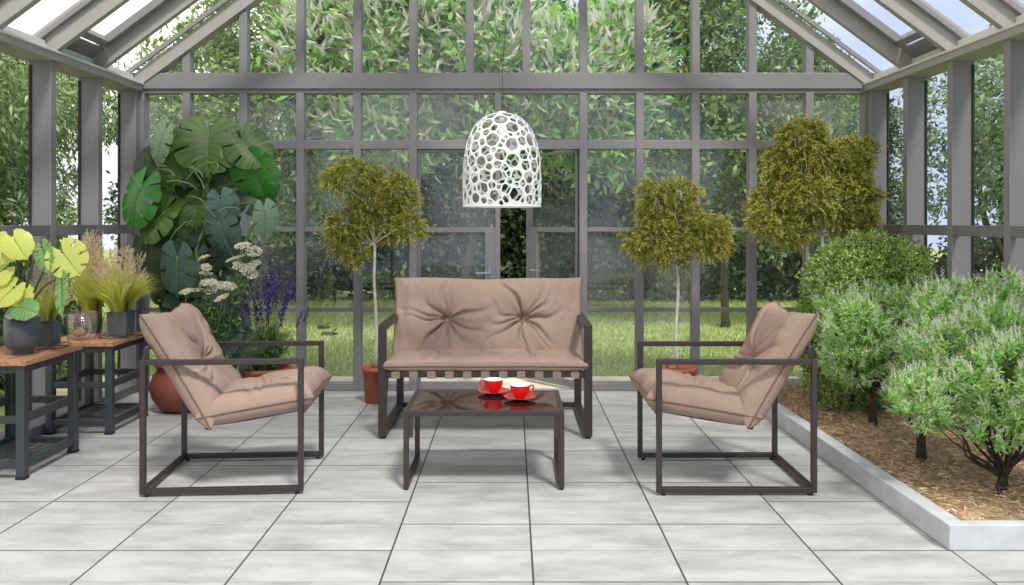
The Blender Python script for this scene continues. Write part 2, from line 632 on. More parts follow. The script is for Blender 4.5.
xs = [XL1 + .03] + MX + [XR1 - .02]
yg = YB + .036
for i in range(len(xs) - 1):
    a, b = xs[i], xs[i + 1]
    # gable pane
    mid = (a + b) / 2
    pts = [(a, yg, Z_beam1 - .01), (b, yg, Z_beam1 - .01), (b, yg, roof_z(b) + .03)]
    if a < XC < b:
        pts.append((XC, yg, apex_z + .03))
    pts.append((a, yg, roof_z(a) + .03))
    window(pane(pts, None), M_['glass_up'])
    if 4 < i < 8:
        continue
    rows = [(Z_t1, Z_beam0), (Z_m1, Z_t0), (Z_l1, Z_m0), (.055, Z_l0)]
    for z0, z1 in rows:
        window(pane([(a, yg, z0 - .008), (b, yg, z0 - .008), (b, yg, z1 + .008), (a, yg, z1 + .008)], None), M_['glass'])
for a, b in ((DXL, XMID), (XMID, DXR)):
    window(pane([(a, yg, Z_t1 - .008), (b, yg, Z_t1 - .008), (b, yg, Z_beam0 + .008), (a, yg, Z_beam0 + .008)], None), M_['glass'])


# doors (local x along the leaf from the hinge)
def door(name, w, loc, rot, flip):
    t = thing(name, loc, rotz=rot)
    struct(t)
    s = -1 if flip else 1
    H = Z_t0 - .004

    def bx(a, b, z0, z1, y0=-.02, y1=.02):
        a, b = sorted((s * a, s * b))
        return MB().box(a, b, y0, y1, z0, z1)
    bx(0, .022, 0.012, H).build('stile', M_['frame_side'], t, bevel=.002)
    bx(w - .035, w, 0.012, H).build('stile', M_['frame'], t, bevel=.002)
    bx(w - .11, w - .035, .012, Z_m0, -.018, .018).build('stile', M_['frame'], t, bevel=.002)
    bx(.022, w - .035, Z_m0 - .005, Z_m1, -.016, .016).build('rail', M_['frame'], t, bevel=.002)
    bx(.022, w - .035, H - .02, H, -.016, .016).build('rail', M_['frame'], t, bevel=.002)
    bx(.022, w - .11, .012, .06, -.016, .016).build('rail', M_['frame'], t, bevel=.002)
    bx(.02, w - .03, .05, H - .01, -.003, .003).build('glass', M_['glass'], t)
    hb = MB()
    hx = s * (w - .075)
    hb.box(min(hx - .012, hx + .012), hx + .012, -.026, -.018, .78, .90)
    hb.tube([(hx, -.02, .845), (hx, -.055, .845), (hx - s * .10, -.06, .845)], .007, 8)
    hb.build('handle', M_['chrome'], t, smooth=False)
    return t


door('door_1', XMID - DXL - hw + .012, (DXL + hw, YB + .04, 0), 0, False)
door('door_2', .53, (DXR - hw, YB + .04, 0), -R(47), True)

# side walls
for side in (-1, 1):
    xin, xout = (XL1, XL0) if side < 0 else (XR1, XR0)
    wname = 'wall_left' if side < 0 else 'wall_right'
    w = thing(wname, (xin, 3.9, 0))
    struct(w)
    x0, x1 = sorted((xin, xout))
    for y in BAYS:
        yy = y - .03 if y == BAYS[0] else y
        wpart(MB().box(x0, x1, yy - .022, yy + .022, 0, 2.15), 'column', M_['frame_side'], w)
        xa, xb = sorted((xin, xin - side * .006))
        wpart(MB().box(xa, xb, yy - .03, yy + .024, 0, 2.15), 'edge_highlight', M_['frame'], w, .001)  # lighter strip stands in for the lit inner edge of the column
        xg = xout - side * .012
        wpart(MB().box(xg - .006, xg + .006, yy - .032, yy - .022, .05, 2.12), 'gasket', M_['gasket'], w, 0)
    wpart(MB().box(*sorted((xin - side * .004, xin + side * .035)), BAYS[-1], YB, 1.130, 1.192), 'rail', M_['frame_side'], w)
    wpart(MB().box(x0, x1, BAYS[-1], YB, .001, .06), 'sill', M_['frame_side'], w)
    # eave beam, with pale strips standing in for the highlight along its edge
    xe0, xe1 = sorted((xin - side * .03, xout + side * .03))
    wpart(MB().box(xe0, xe1, BAYS[-1], YB, 2.145, 2.205), 'eave_beam', M_['frame_roof_lit'], w, .006)
    xs0, xs1 = sorted((xin - side * .042, xin - side * .022))
    wpart(MB().box(xs0, xs1, BAYS[-1], YB, 2.188, 2.204), 'eave_highlight_lip', M_['lip'], w, .003)
    xs0, xs1 = sorted((xin + side * .03, xout + side * .03))
    wpart(MB().box(xs0, xs1, BAYS[-1], YB, 2.205, 2.262), 'eave_highlight_lip', M_['lip'], w, .003)
    for i in range(len(BAYS) - 1):
        y1, y0 = BAYS[i], BAYS[i + 1]
        xp = xout - side * .012
        for z0, z1 in ((.055, 1.135), (1.185, 2.15)):
            window(pane([(xp, y0, z0), (xp, y1, z0), (xp, y1, z1), (xp, y0, z1)], None, .005, 'x'), M_['glass_side'])

# roof
ceil = thing('ceiling', (XC, 3.9, 4.0))
struct(ceil)
cosr = 1 / math.sqrt(1 + TAN * TAN)
dep = .122
for side in (-1, 1):
    xin = XL1 if side < 0 else XR1
    nrm = Vector((side * TAN, 0, 1)).normalized()

    def rp(s, y, off):     # point on roof: s = horizontal distance from inner wall line, off = perpendicular offset from the underside plane
        return Vector((xin - side * s, y, ZE + TAN * s)) + nrm * off
    smax = abs(XC - xin)
    for y in BAYS[1:]:
        wpart(MB().bar(rp(-.02, y, dep / 2), rp(smax, y, dep / 2), .045, dep, up=nrm), 'rafter', M_['frame_roof_lit'], ceil)
        wpart(MB().bar(rp(-.05, y, dep + .012), rp(smax, y, dep + .012), .085, .024, up=nrm), 'rafter_cap', M_['frame_roof_lit'], ceil)
    for i in range(len(BAYS) - 1):
        y1, y0 = BAYS[i], BAYS[i + 1]
        m = MB()
        fo = dep - .012
        vent = (i == 1)
        fw = .05 if vent else .022
        fh = .05 if vent else .03
        a, b = y0 + .03, y1 - .03
        s0 = .13 if vent else -.02
        m.bar(rp(s0, a + fw / 2, fo), rp(smax, a + fw / 2, fo), fw, fh, up=nrm)
        m.bar(rp(s0, b - fw / 2, fo), rp(smax, b - fw / 2, fo), fw, fh, up=nrm)
        m.bar(rp(s0, a, fo), rp(s0, b, fo), fw, fh, up=nrm)
        if vent:
            m.bar(rp(.03, a - .01, fo - .01), rp(.03, b + .01, fo - .01), .16, .02, up=nrm)
        g = pane([rp(-.05, y0, dep), rp(smax, y0, dep), rp(smax, y1, dep), rp(-.05, y1, dep)], None, .005, nrm * .005)
        gw = window(g, M_['glass_roof'])
        fr = m.build('frame', M_['frame'] if vent else M_['frame'], gw, bevel=.003)
wpart(MB().box(XC - .06, XC + .06, BAYS[-1], YB + .06, apex_z - .06, apex_z + .16), 'ridge_beam', M_['frame'], ceil)

# planter kerb and bed
X0a, X0b = 1.607, 1.560
kerb_h = .096
kw = .072
kv = []
YF = 3.015
m = MB()


def prism(mb, poly, z0, z1):
    n = len(poly)
    v = [(x, y, z0) for x, y in poly] + [(x, y, z1) for x, y in poly]
    mb.add(v, [tuple(range(n))[::-1], tuple(range(n, 2 * n))] + [(i, (i + 1) % n, n + (i + 1) % n, n + i) for i in range(n)])
    return mb


prism(m, [(X0a, YF), (X0a + kw, YF + .05), (X0b + kw, YB - .05), (X0b, YB - .002)], 0.001, kerb_h)
prism(m, [(X0a, YF), (2.545, YF), (2.545, YF + .05), (X0a + kw, YF + .05)], 0.001, kerb_h)
prism(m, [(X0b, YB - .002), (X0b + kw, YB - .05), (2.545, YB - .05), (2.545, YB - .002)], 0.001, kerb_h)
kerb = m.build('planter_kerb', M_['concrete'], bevel=.004)
tag(kerb, kind='structure')
m = MB()
nx, ny = 40, 110
V = []
for j in range(ny + 1):
    for i in range(nx + 1):
        y = YF + .04 + (YB - .05 - YF - .04) * j / ny
        xa = X0a + kw - .01 + (X0b - X0a) * (y - YF) / (YB - YF)
        x = xa + (2.54 - xa) * i / nx
        V.append((x, y, .055 + .022 * noise.noise(Vector((x * 2.4, y * 2.4, 0))) + .012 * noise.noise(Vector((x * 11, y * 11, 3)))))
m.add(V, [(j * (nx + 1) + i, j * (nx + 1) + i + 1, (j + 1) * (nx + 1) + i + 1, (j + 1) * (nx + 1) + i) for j in range(ny) for i in range(nx)])
bed = m.build('planting_bed', M_['mulch_ground'], smooth=True)
tag(bed, kind='structure')
n = 16000
P = np.stack([rng.uniform(1.66, 2.52, n), rng.uniform(YF + .07, YB - .08, n), rng.uniform(.05, .085, n)], 1)
th = rng.uniform(0, 2 * PI, n)
D = np.stack([np.cos(th), np.sin(th), rng.normal(0, .22, n)], 1)
V, Q = leaf_arrays(P, D, rng.uniform(.02, .06, n), rng.uniform(.002, .006, n), .1)
V[:, 0] = np.clip(V[:, 0], 1.645, 2.545)
V[:, 2] = np.clip(V[:, 2], .03, .1)
o = quads('straw_mulch', V, Q, M_['straw'])
tag(o, 'loose brown straw mulch covering the raised planting bed', 'mulch', kind='stuff')

# outside ground
o = MB().box(-26, 26, -10, 40, -.3, -.13).build('ground', M_['lawn'])
struct(o)
m = MB()
nn = 60
m.add([(-16 + 32 * i / nn, 6.5 + 22 * j / nn, -.055 + .02 * noise.noise(Vector((i * .4, j * .4, 0)))) for j in range(nn + 1) for i in range(nn + 1)],
      [(j * (nn + 1) + i, j * (nn + 1) + i + 1, (j + 1) * (nn + 1) + i + 1, (j + 1) * (nn + 1) + i) for j in range(nn) for i in range(nn)])
o = m.build('lawn_ground', M_['lawn'], smooth=True)
struct(o)
o = MB().box(-3.4, 3.4, YB + .1, 6.5, -.13, -.012).build('garden_path', M_['paving'], bevel=.01)
struct(o)
n = 110000
u = rng.random(n)
Yg = 6.5 * (13.5 / 6.5) ** u
Xg = rng.uniform(-.62, .62, n) * Yg
P = np.stack([Xg, Yg, np.full(n, -.05)], 1)
D = np.stack([rng.normal(0, .5, n), rng.normal(0, .5, n), np.full(n, 1.0)], 1)
sp = np.stack([rng.normal(0, .3, n), np.ones(n), np.zeros(n)], 1)
V, Q = leaf_arrays(P, D, rng.uniform(.03, .075, n), rng.uniform(.008, .016, n), .2, spin=sp)
o = quads('lawn_grass', V, Q, M_['grass'])
tag(o, 'bright short green grass of the lawn outside the glass wall', 'grass', kind='stuff')


# ------------------------------------------------------------------ branches and trees
def wobble(a, b, n=6, amp=.04, bow=0.0):
    a, b = Vector(a), Vector(b)
    L = (b - a).length
    s = random.random() * 50
    pts = []
    for i in range(n + 1):
        t = i / n
        p = a.lerp(b, t)
        k = math.sin(t * PI)
        p += Vector((noise.noise(Vector((s, t * 2, 0))), noise.noise(Vector((s, t * 2, 9))), 0)) * amp * L * 2 * k
        p.z += bow * k * L
        pts.append(p)
    return pts


def trunk_mesh(base, fork, targets, r0, r1, mb=None, amp=.05):
    mb = mb or MB()
    pts = wobble(base, fork, 6, amp)
    n = len(pts)
    mb.tube(pts, [r0 * 1.25 if i == 0 else r0 + (r0 * .8 - r0) * i / (n - 1) for i in range(n)], 10)
    for t in targets:
        p = wobble(fork, t, 6, .1, .03)
        mb.tube(p, [r0 * .62 * (1 - i / 6) + r1 for i in range(7)], 7)
    return mb


def tree(name, base, lobes, nleaf, L, W, mat, label, cat, group=None, bark='bark_dark', r0=.12, droop=0.0, extra=None, cluster=10, shell=.55, full=False, fork_z=None):
    base = Vector(base)
    t = thing(name, base, label, cat, group)
    lob = [(l[0] - base.x, l[1] - base.y, l[2] - base.z) + tuple(l[3:]) for l in lobes]
    cz = min(l[2] - l[5] * .7 for l in lob) if fork_z is None else fork_z
    cz = max(cz, .1)
    mb = trunk_mesh((0, 0, 0), (.0, 0, cz), [(l[0], l[1], l[2] + l[5] * .3) for l in lob], r0, r0 * .12)
    mb.build('trunk', M_[bark], t, smooth=True)
    nc = max(1, nleaf // cluster)
    Pc, d = lobe_points(lob, nc, shell)
    P = np.repeat(Pc, cluster, 0)
    dd = np.repeat(d, cluster, 0)
    D = dd * .6 + rng.normal(size=P.shape) * .8 + np.array([0, 0, -droop])
    P = P + rng.normal(size=P.shape) * L * .7
    V, Q = leaf_arrays(P, D, rng.uniform(.6, 1.25, len(P)) * L, rng.uniform(.7, 1.2, len(P)) * W, .15, full)
    quads('foliage', V, Q, M_[mat], t)
    if extra:
        nsp, sl, sw, smat = extra
        Ps, ds = lobe_points(lob, nsp, .8)
        Dm = ds * .5 + rng.normal(size=Ps.shape) * .35 + np.array([0, 0, .5])
        pr = []
        for k in range(2):
            pr.append(leaf_arrays(Ps, Dm, rng.uniform(.7, 1.3, nsp) * sl, sw, .1))
        V, Q = join(pr)
        fo = quads('flower_spikes', V, Q, M_[smat], t)
        fo['kind'] = 'stuff'
    return t


# flowering tree in the centre, close behind the gable
tree('flowering_tree', (-.45, 9.0, -.05),
     [(-1.9, 9.0, 3.0, .75, .7, .8), (-1.1, 8.7, 3.3, .8, .7, .9), (-.3, 8.8, 3.1, .8, .7, .8), (.55, 8.8, 2.75, .7, .7, .6), (1.15, 9.0, 2.9, .55, .6, .7),
      (-1.5, 9.2, 4.1, .9, .7, .8), (-.6, 9.1, 4.1, .6, .7, .5), (-1.3, 8.9, 2.3, .8, .6, .5), (.1, 8.9, 2.3, .9, .6, .45), (1.0, 9.1, 2.2, .6, .5, .45)],
     17000, .16, .05, 'spray_leaf', 'bright green tree with long white flower spikes behind the middle of the gable', 'tree',
     extra=(9500, .19, .04, 'spike'), r0=.05, cluster=8, full=True)
tree('leafy_tree', (-3.1, 9.4, -.05),
     [(-2.7, 9.4, 3.4, .9, .7, .8), (-3.5, 9.4, 2.7, .8, .7, .8), (-2.6, 9.2, 2.4, .8, .7, .8), (-3.5, 9.6, 2.0, .6, .6, .6), (-2.2, 9.5, 4.1, .8, .7, .7), (-2.3, 9.3, 1.8, .6, .5, .5), (-2.8,9.5,1.4,.6,.5,.4)],
     26000, .085, .045, 'tree_fresh', 'fresh yellow green tree outside, behind the large climbing leaf plant', 'tree', r0=.06, fork_z=1.2)
tree('leafy_tree', (2.5, 9.6, -.05),
     [(1.9, 9.5, 3.2, .8, .7, .9), (2.7, 9.5, 3.1, .9, .7, .9), (3.4, 9.6, 2.6, .7, .7, .7), (2.1, 9.3, 2.2, .8, .6, .6), (3.0, 9.4, 2.0, .8, .6, .7), (2.2, 9.6, 4.0, .7, .7, .7), (2.9, 9.6, 1.3, .7, .5, .5), (3.7, 9.8, 1.7, .6, .5, .8)],
     28000, .085, .045, 'tree_mid', 'mid green leafy tree outside, behind the right half of the gable', 'tree', r0=.05, fork_z=.9)
# dark trees further back
back = [(-5.8, 16.6, 2.2, 3.2, 'far dark tree beyond the lawn at the left, behind the climbing leaf plant'),
        (-2.8, 19.2, 3.0, 5.2, 'far dark tree beyond the lawn, left of the hanging lamp'),
        (.6, 16.4, 3.4, 6.0, 'tall dark tree beyond the lawn, in the gap of the open doors'),
        (4.1, 19.2, 3.0, 5.0, 'far dark tree beyond the lawn, right of the open doors'),
        (6.0, 16.8, 2.6, 4.2, 'far dark tree beyond the lawn at the right, behind the tall golden topiary')]
for (x, y, zc, top, lab) in back:
    lobes = [(x + dx, y + dy, z, 1.25, 1.0, .95) for dx, dy, z in ((-1.1, 0, 1.4), (1.1, .1, 1.5), (0, -.4, 2.2), (-.9, 0, 2.9), (.9, .2, 3.0), (0, 0, min(top - .9, 3.9))) if z < top]
    if top > 5:
        lobes += [(x - .8, y, 4.6, 1.1, .9, .9), (x + .8, y, 4.8, 1.1, .9, .9)]
    tree('dark_tree', (x, y, -.05), lobes, 22000, .13, .07, 'tree_dark', lab, 'tree', 'dark trees beyond the lawn', r0=.16, fork_z=.7)

# hedge along the far side of the lawn
hd = thing('garden_hedge', (0, 13.2, -.05), 'long dark clipped hedge along the far end of the lawn', 'hedge')
n = 60000
P = np.stack([rng.uniform(-6.0, 6.0, n), rng.normal(0, .35, n), rng.uniform(.02, 1, n) ** .8 * 1.75], 1)
P[:, 2] *= 1 + .12 * np.sin(P[:, 0] * 1.9) + .08 * np.sin(P[:, 0] * 4.3)
V, Q = leaf_arrays(P, rng.normal(size=P.shape) + np.array([0, -.4, .2]), rng.uniform(.08, .15, n), rng.uniform(.05, .09, n), .15)
quads('foliage', V, Q, M_['hedge'], hd)
mb = MB()
for k in range(22):
    x = -5.8 + k * .55
    mb.tube(wobble((x, 0, 0), (x + random.uniform(-.2, .2), 0, 1.3), 4), .02, 5)
mb.build('stem', M_['bark_dark'], hd)

# trees at the sides (seen through the side walls)
tree('willow_tree', (-5.0, 8.0, -.1),
     [(-4.6, 7.8, 2.35, .75, .7, .5), (-5.2, 7.9, 2.2, .7, .7, .7), (-4.9, 7.6, 1.7, .45, .5, .55), (-4.4, 7.9, 1.55, .24, .4, .6), (-4.2, 8.4, 2.45, .5, .5, .4)],
     14500, .10, .022, 'willow', 'drooping green willow tree outside the left wall near the corner', 'tree', droop=1.0, r0=.07, fork_z=1.3)
tree('willow_tree', (-4.1, 6.2, -.1),
     [(-3.95, 6.1, 2.1, .5, .6, .5), (-4.2, 6.3, 1.6, .5, .5, .6), (-3.9, 6.4, 1.2, .4, .4, .4)],
     10000, .10, .022, 'willow', 'drooping green willow tree outside the left wall nearest the camera', 'tree', droop=1.0, r0=.06, fork_z=.9)
tree('side_tree', (4.6, 7.6, -.1),
     [(4.2, 7.5, 2.3, .6, .6, .5), (4.8, 7.7, 2.4, .7, .6, .6), (4.3, 7.8, 1.7, .6, .6, .5), (5.0, 7.9, 1.8, .5, .6, .5), (4.9, 7.4, 2.9, .5, .5, .3)],
     6500, .085, .028, 'side', 'grey green tree with forked dark branches outside the right wall by the corner', 'tree', droop=.4, r0=.06, fork_z=.9)
tree('side_tree', (4.1, 5.9, -.1),
     [(3.75, 5.9, 2.15, .5, .5, .5), (4.2, 6.0, 2.2, .5, .5, .5), (3.9, 6.1, 1.6, .5, .5, .45), (4.4, 5.7, 2.7, .35, .35, .22)],
     5500, .085, .028, 'side', 'grey green tree with thin forked branches outside the right wall nearest the camera', 'tree', droop=.4, r0=.05, fork_z=.7)
for i, (x, y, lab) in enumerate([(-5.6, 8.6, 'low dark bush outside the left wall, by the corner'), (-4.2, 5.4, 'low dark bush outside the left wall, behind the two side tables'),
                                 (5.2, 8.8, 'low dark bush outside the right wall, by the corner'), (4.2, 5.6, 'low dark bush outside the right wall, behind the flowering shrubs')]):
    s = 1 if x > 0 else -1
    tree('dark_bush', (x, y, -.1), [(x, y, .5, .75, .8, .66), (x + s * .7, y + .8, .5, .7, .8, .7), (x - .2 * s, y + .9, .3, .6, .6, .5)], 9000, .08, .04, 'tree_dark', lab, 'bush',
         'dark bushes outside the side walls', r0=.03, fork_z=.15)

# fallen twigs on the lawn
for i, (x0, y0, x1, lab) in enumerate([(317, 327.5, 332, 'short dark fallen branch on the lawn, farther of two'), (322, 334, 339, 'short dark fallen branch on the lawn, nearer of two')]):
    Yt = F * (HC + .0) / (y0 - CY)
    b = at((x0 + x1) / 2, y0, Yt)
    t = thing('fallen_branch', (b.x, b.y, -.02), lab, 'branch', 'fallen branches on the lawn')
    hwid = (x1 - x0) / 2 * Yt / F
    mb = MB().tube(wobble((-hwid, .03, .02), (hwid, -.03, .03), 6, .05), [.022, .026, .022, .024, .018, .014, .008], 7)
    mb.tube(wobble((0, 0, .02), (hwid * .5, .1, .07), 3), .008, 5)
    mb.build('wood', M_['bark_dark'], t, smooth=True)


# ------------------------------------------------------------------ cushions
def pillow(W, H, T, tufts, seed, nx=110, ny=80, crease=1.0, sag=0.0, pinch=(.035, .05), ep=.36):
    def axis(n):
        t = np.linspace(-1, 1, n + 1)
        return np.sign(t) * (1 - (1 - np.abs(t)) ** 1.35)
    U, Vv = np.meshgrid(axis(nx), axis(ny), indexing='ij')
    e = (1 - U ** 8) * (1 - Vv ** 8)
    h = T / 2 * np.clip(e, 0, 1) ** ep
    h *= .86 + .14 * (1 - U ** 2) * (1 - Vv ** 2)
    X = W / 2 * U * (1 - pinch[0] * (1 - Vv ** 2))
    Y = H / 2 * Vv * (1 - pinch[1] * (1 - np.abs(U) ** 2.5) + .014 * np.sin(U * 7 + seed))
    nz = np.zeros_like(U)
    nz2 = np.zeros_like(U)
    for i in range(U.shape[0]):
        for j in range(U.shape[1]):
            p = Vector((X[i, j] * 6, Y[i, j] * 6, seed * 3.1))
            nz[i, j] = noise.noise(p)
            nz2[i, j] = noise.noise(Vector((X[i, j] * 22, Y[i, j] * 9, seed)))
    rel = np.ones_like(U)
    add = np.zeros_like(U)
    for k, (tx, ty) in enumerate(tufts):
        dx, dy = X - tx, Y - ty
        r = np.hypot(dx, dy)
        th = np.arctan2(dy, dx) + nz * .5
        rel *= 1 - .62 * np.exp(-(r / .03) ** 2) - .28 * np.exp(-(r / .1) ** 2)
        n = 5
        ph = seed * 1.7 + k * 2.1
        c = np.abs(np.cos(n * th / 2 + ph)) ** 26 + .8 * np.abs(np.cos(3.5 * th + ph * 2)) ** 24
        fall = np.exp(-(r / .19) ** 2) * np.clip(r / .02, 0, 1)
        add -= T * .17 * crease * c * fall
        add += T * .05 * crease * np.cos(n * th + 2 * ph) * fall
    edge = np.exp(-((1 - np.abs(Vv)) / .22) ** 1.5) + np.exp(-((1 - np.abs(U)) / .22) ** 1.5)
    add += T * .09 * nz + T * .07 * crease * nz2 * np.clip(edge, 0, 1)
    hh = h * rel + add * np.clip(h / (T * .22), 0, 1)
    hh = np.maximum(hh, 0)
    nA = (nx + 1) * (ny + 1)
    bend = -sag * (U ** 2)
    top = np.stack([X, Y, hh + bend], -1).reshape(-1, 3)
    bot = np.stack([X, Y, -h * .8 + bend], -1).reshape(-1, 3)
    idx = np.arange(nA).reshape(nx + 1, ny + 1)
    a, b, c, d = idx[:-1, :-1], idx[1:, :-1], idx[1:, 1:], idx[:-1, 1:]
    Q1 = np.stack([a, b, c, d], -1).reshape(-1, 4)
    Q2 = np.stack([a, d, c, b], -1).reshape(-1, 4) + nA
    outline = [top[idx[i, 0]] for i in range(nx + 1)] + [top[idx[nx, j]] for j in range(1, ny + 1)] + \
              [top[idx[i, ny]] for i in range(nx - 1, -1, -1)] + [top[idx[0, j]] for j in range(ny - 1, 0, -1)]
    tz = []
    for tx, ty in tufts:
        k = np.argmin((X - tx) ** 2 + (Y - ty) ** 2)
        tz.append(hh.ravel()[k])
    return np.concatenate([top, bot]), np.concatenate([Q1, Q2]), outline, tz


def cushion(name, W, H, T, tufts, seed, M, parent, **kw):
    V, Q, outl, tz = pillow(W, H, T, tufts, seed, **kw)
    R3 = np.array(M.to_3x3())
    tr = np.array(M.translation)
    o = quads(name, V @ R3.T + tr, Q, M_['fabric'], parent, smooth=True)
    bm = bmesh.new()
    bm.from_mesh(o.data)
    bmesh.ops.remove_doubles(bm, verts=bm.verts, dist=2e-5)
    bmesh.ops.recalc_face_normals(bm, faces=bm.faces)
    bm.to_mesh(o.data)
    bm.free()
    o.data.shade_smooth()
    pts = [M @ Vector(p) for p in outl[::2]]
    MB().tube(pts, .0042, 6, closed=True).build('piping', M_['pipe'], o, smooth=True)
    for (tx, ty), z in zip(tufts, tz):
        MB().lathe([(.0005, .006), (.008, .005), (.012, .001), (.011, -.003), (.0005, -.004)], 12).build('button', M_['button'], o, smooth=True, M=M @ Matrix.Translation((tx, ty, z)))
    return o


def frameM(origin, ax, ay):
    ax, ay = Vector(ax).normalized(), Vector(ay).normalized()
    az = ax.cross(ay).normalized()
    ay = az.cross(ax)
    M = Matrix((ax, ay, az)).transposed().to_4x4()
    M.translation = Vector(origin)
    return M


# ------------------------------------------------------------------ lounge chairs
def make_chair(label, seed):
    """faces +x, depth .71, width .565"""
    t = thing('lounge_chair', (0, 0, 0), label, 'chair', 'outdoor lounge chairs facing each other')
    b = .0245
    hx, hy, H = .355, .283, .603
    for s in (-1, 1):
        y0, y1 = sorted((s * hy, s * (hy - b)))
        m = MB()
        m.box(-hx, -hx + b, y0, y1, .012, H)
        m.box(hx - b, hx, y0, y1, .012, H)
        m.box(-hx + b, hx - b, y0, y1, H - b, H)
        m.box(-hx + b, hx - b, y0, y1, .012, .012 + b)
        fr = m.build('side_frame', M_['brown'], t, bevel=.003)
        for x in (-hx + .03, hx - .03):
            MB().lathe([(.0005, 0), (.010, 0), (.011, .012), (.0005, .012)], 12, (x, s * (hy - b / 2), 0)).build('foot', M_['gasket'], fr)
    MB().box(-hx, -hx + b, -hy + b, hy - b, .012, .012 + b).build('crossbar', M_['brown'], t, bevel=.003)
    # sling frame
    path = [(.335, .365), (.28, .355), (.12, .325), (-.02, .305), (-.07, .305), (-.09, .322), (-.185, .465), (-.285, .61), (-.335, .662)]
    for s in (-1, 1):
        MB().tube([(x, s * .215, z) for x, z in path], .007, 8).build('sling_rail', M_['brown'], t, smooth=True)
    for x, z in ((.335, .36), (-.07, .297), (-.335, .65)):
        MB().tube([(x, -.256, z), (x, .256, z)], .011, 10).build('crossbar', M_['brown'], t, smooth=True)
    for s in (-1, 1):
        MB().bar((-.335, s * .25, .65), (-.341, s * .255, .585), .02, .02).build('bracket', M_['brown'], t, bevel=.002)
    # webbing straps running front to back
    for k in range(7):
        y = -.19 + k * .0633
        m = MB()
        pp = [(x, z) for x, z in path]
        for i in range(len(pp) - 1):
            m.bar((pp[i][0], y, pp[i][1] - .006), (pp[i + 1][0], y, pp[i + 1][1] - .006), .034, .004)
        m.box(.333, .350, y - .017, y + .017, .345, .378)
        m.build('strap', M_['strap'], t)
    # cushions
    Ms = frameM((.138, 0, .380), (0, 1, 0), (-.50, 0, -.085))       # local x across, local y towards the rear
    cushion('seat_cushion', .525, .52, .18, [(0, .0)], seed, Ms, t, crease=.9, pinch=(.05, .08), ep=.5)
    Mb = frameM((-.205, 0, .546), (0, 1, 0), (-.285, 0, .475))
    cushion('back_cushion', .535, .60, .185, [(0, -.01)], seed + 3, Mb, t, crease=1.0, pinch=(.07, .12), ep=.5)
    return t


chair = make_chair('taupe cushioned lounge chair on the left, facing right, in front of the potted lavender', 1.3)
chair.location = (-1.300, 3.903, 0)
chair.rotation_euler = (0, 0, R(3.6))
chair2 = copy_tree(chair)
chair2['label'] = 'taupe cushioned lounge chair on the right, facing left, beside the raised bed'
chair2.location = (.994, 3.903, 0)
chair2.rotation_euler = (0, 0, PI)

# ------------------------------------------------------------------ bench
bench = thing('garden_bench', (-.149, 4.945, 0), 'two-seat bench with tufted taupe cushions and dark metal frame, behind the coffee table', 'bench')
hx, y0, y1, H = .597, -.38, .375, .636
bw = .045
for s in (-1, 1):
    xa, xb = sorted((s * hx, s * (hx - bw)))
    m = MB()
    m.box(xa, xb, y0, y0 + .03, .014, H)
    m.box(xa, xb, y1 - .03, y1, .014, H - .0)
    m.box(xa, xb, y0 + .03, y1 - .03, H - .03, H)
    m.box(xa, xb, y0 + .03, y1 - .03, .014, .044)
    fr = m.build('side_frame', M_['brown'], bench, bevel=.003)
    for y in (y0 + .02, y1 - .02):
        MB().lathe([(.0005, 0), (.014, 0), (.015, .014), (.0005, .014)], 12, ((xa + xb) / 2, y, 0)).build('foot', M_['gasket'], fr)
xi = hx - bw
MB().box(-xi, xi, y1 - .03, y1, .014, .044).build('crossbar', M_['brown'], bench, bevel=.003)
MB().box(-xi, xi, y0 + .005, y0 + .03, .342, .374).build('seat_rail', M_['brown'], bench, bevel=.003)
MB().box(-xi, xi, .14, .165, .300, .332).build('seat_rail', M_['brown'], bench, bevel=.003)
for s in (-1, 1):
    MB().bar((s * (xi - .01), y0 + .02, .352), (s * (xi - .01), .15, .316), .02, .03).build('seat_rail', M_['brown'], bench, bevel=.003)
    MB().bar((s * (xi - .01), .15, .316), (s * (xi - .01), .345, .70), .02, .022, up=(0, 1, 0)).build('back_upright', M_['brown'], bench, bevel=.003)
MB().box(-xi, xi, .332, .358, .69, .715).build('back_rail', M_['brown'], bench, bevel=.003)
for k in range(11):
    x = -.50 + k * .1
    m = MB()
    m.box(x - .0235, x + .0235, y0 + .0005, y0 + .0348, .3385, .3775)
    m.bar((x, y0 + .03, .362), (x, .15, .334), .047, .004)
    m.bar((x, .15, .334), (x, .335, .70), .047, .004, up=(0, 1, 0))
    m.build('strap', M_['strap'], bench)
cushion('seat_cushion', 1.14, .57, .098, [(-.27, .03), (.27, .03)], 2.2, frameM((.003, -.105, .400), (1, 0, 0), (0, 1, -.02)), bench, nx=200, ny=90, crease=2.2, pinch=(.01, .03), ep=.24)
cushion('back_cushion', 1.185, .545, .17, [(-.252, .0), (.222, .0)], 5.1, frameM((0.0, .165, .60), (1, 0, 0), (0, .30, .92)), bench, nx=200, ny=100, crease=1.35, pinch=(.025, .045))

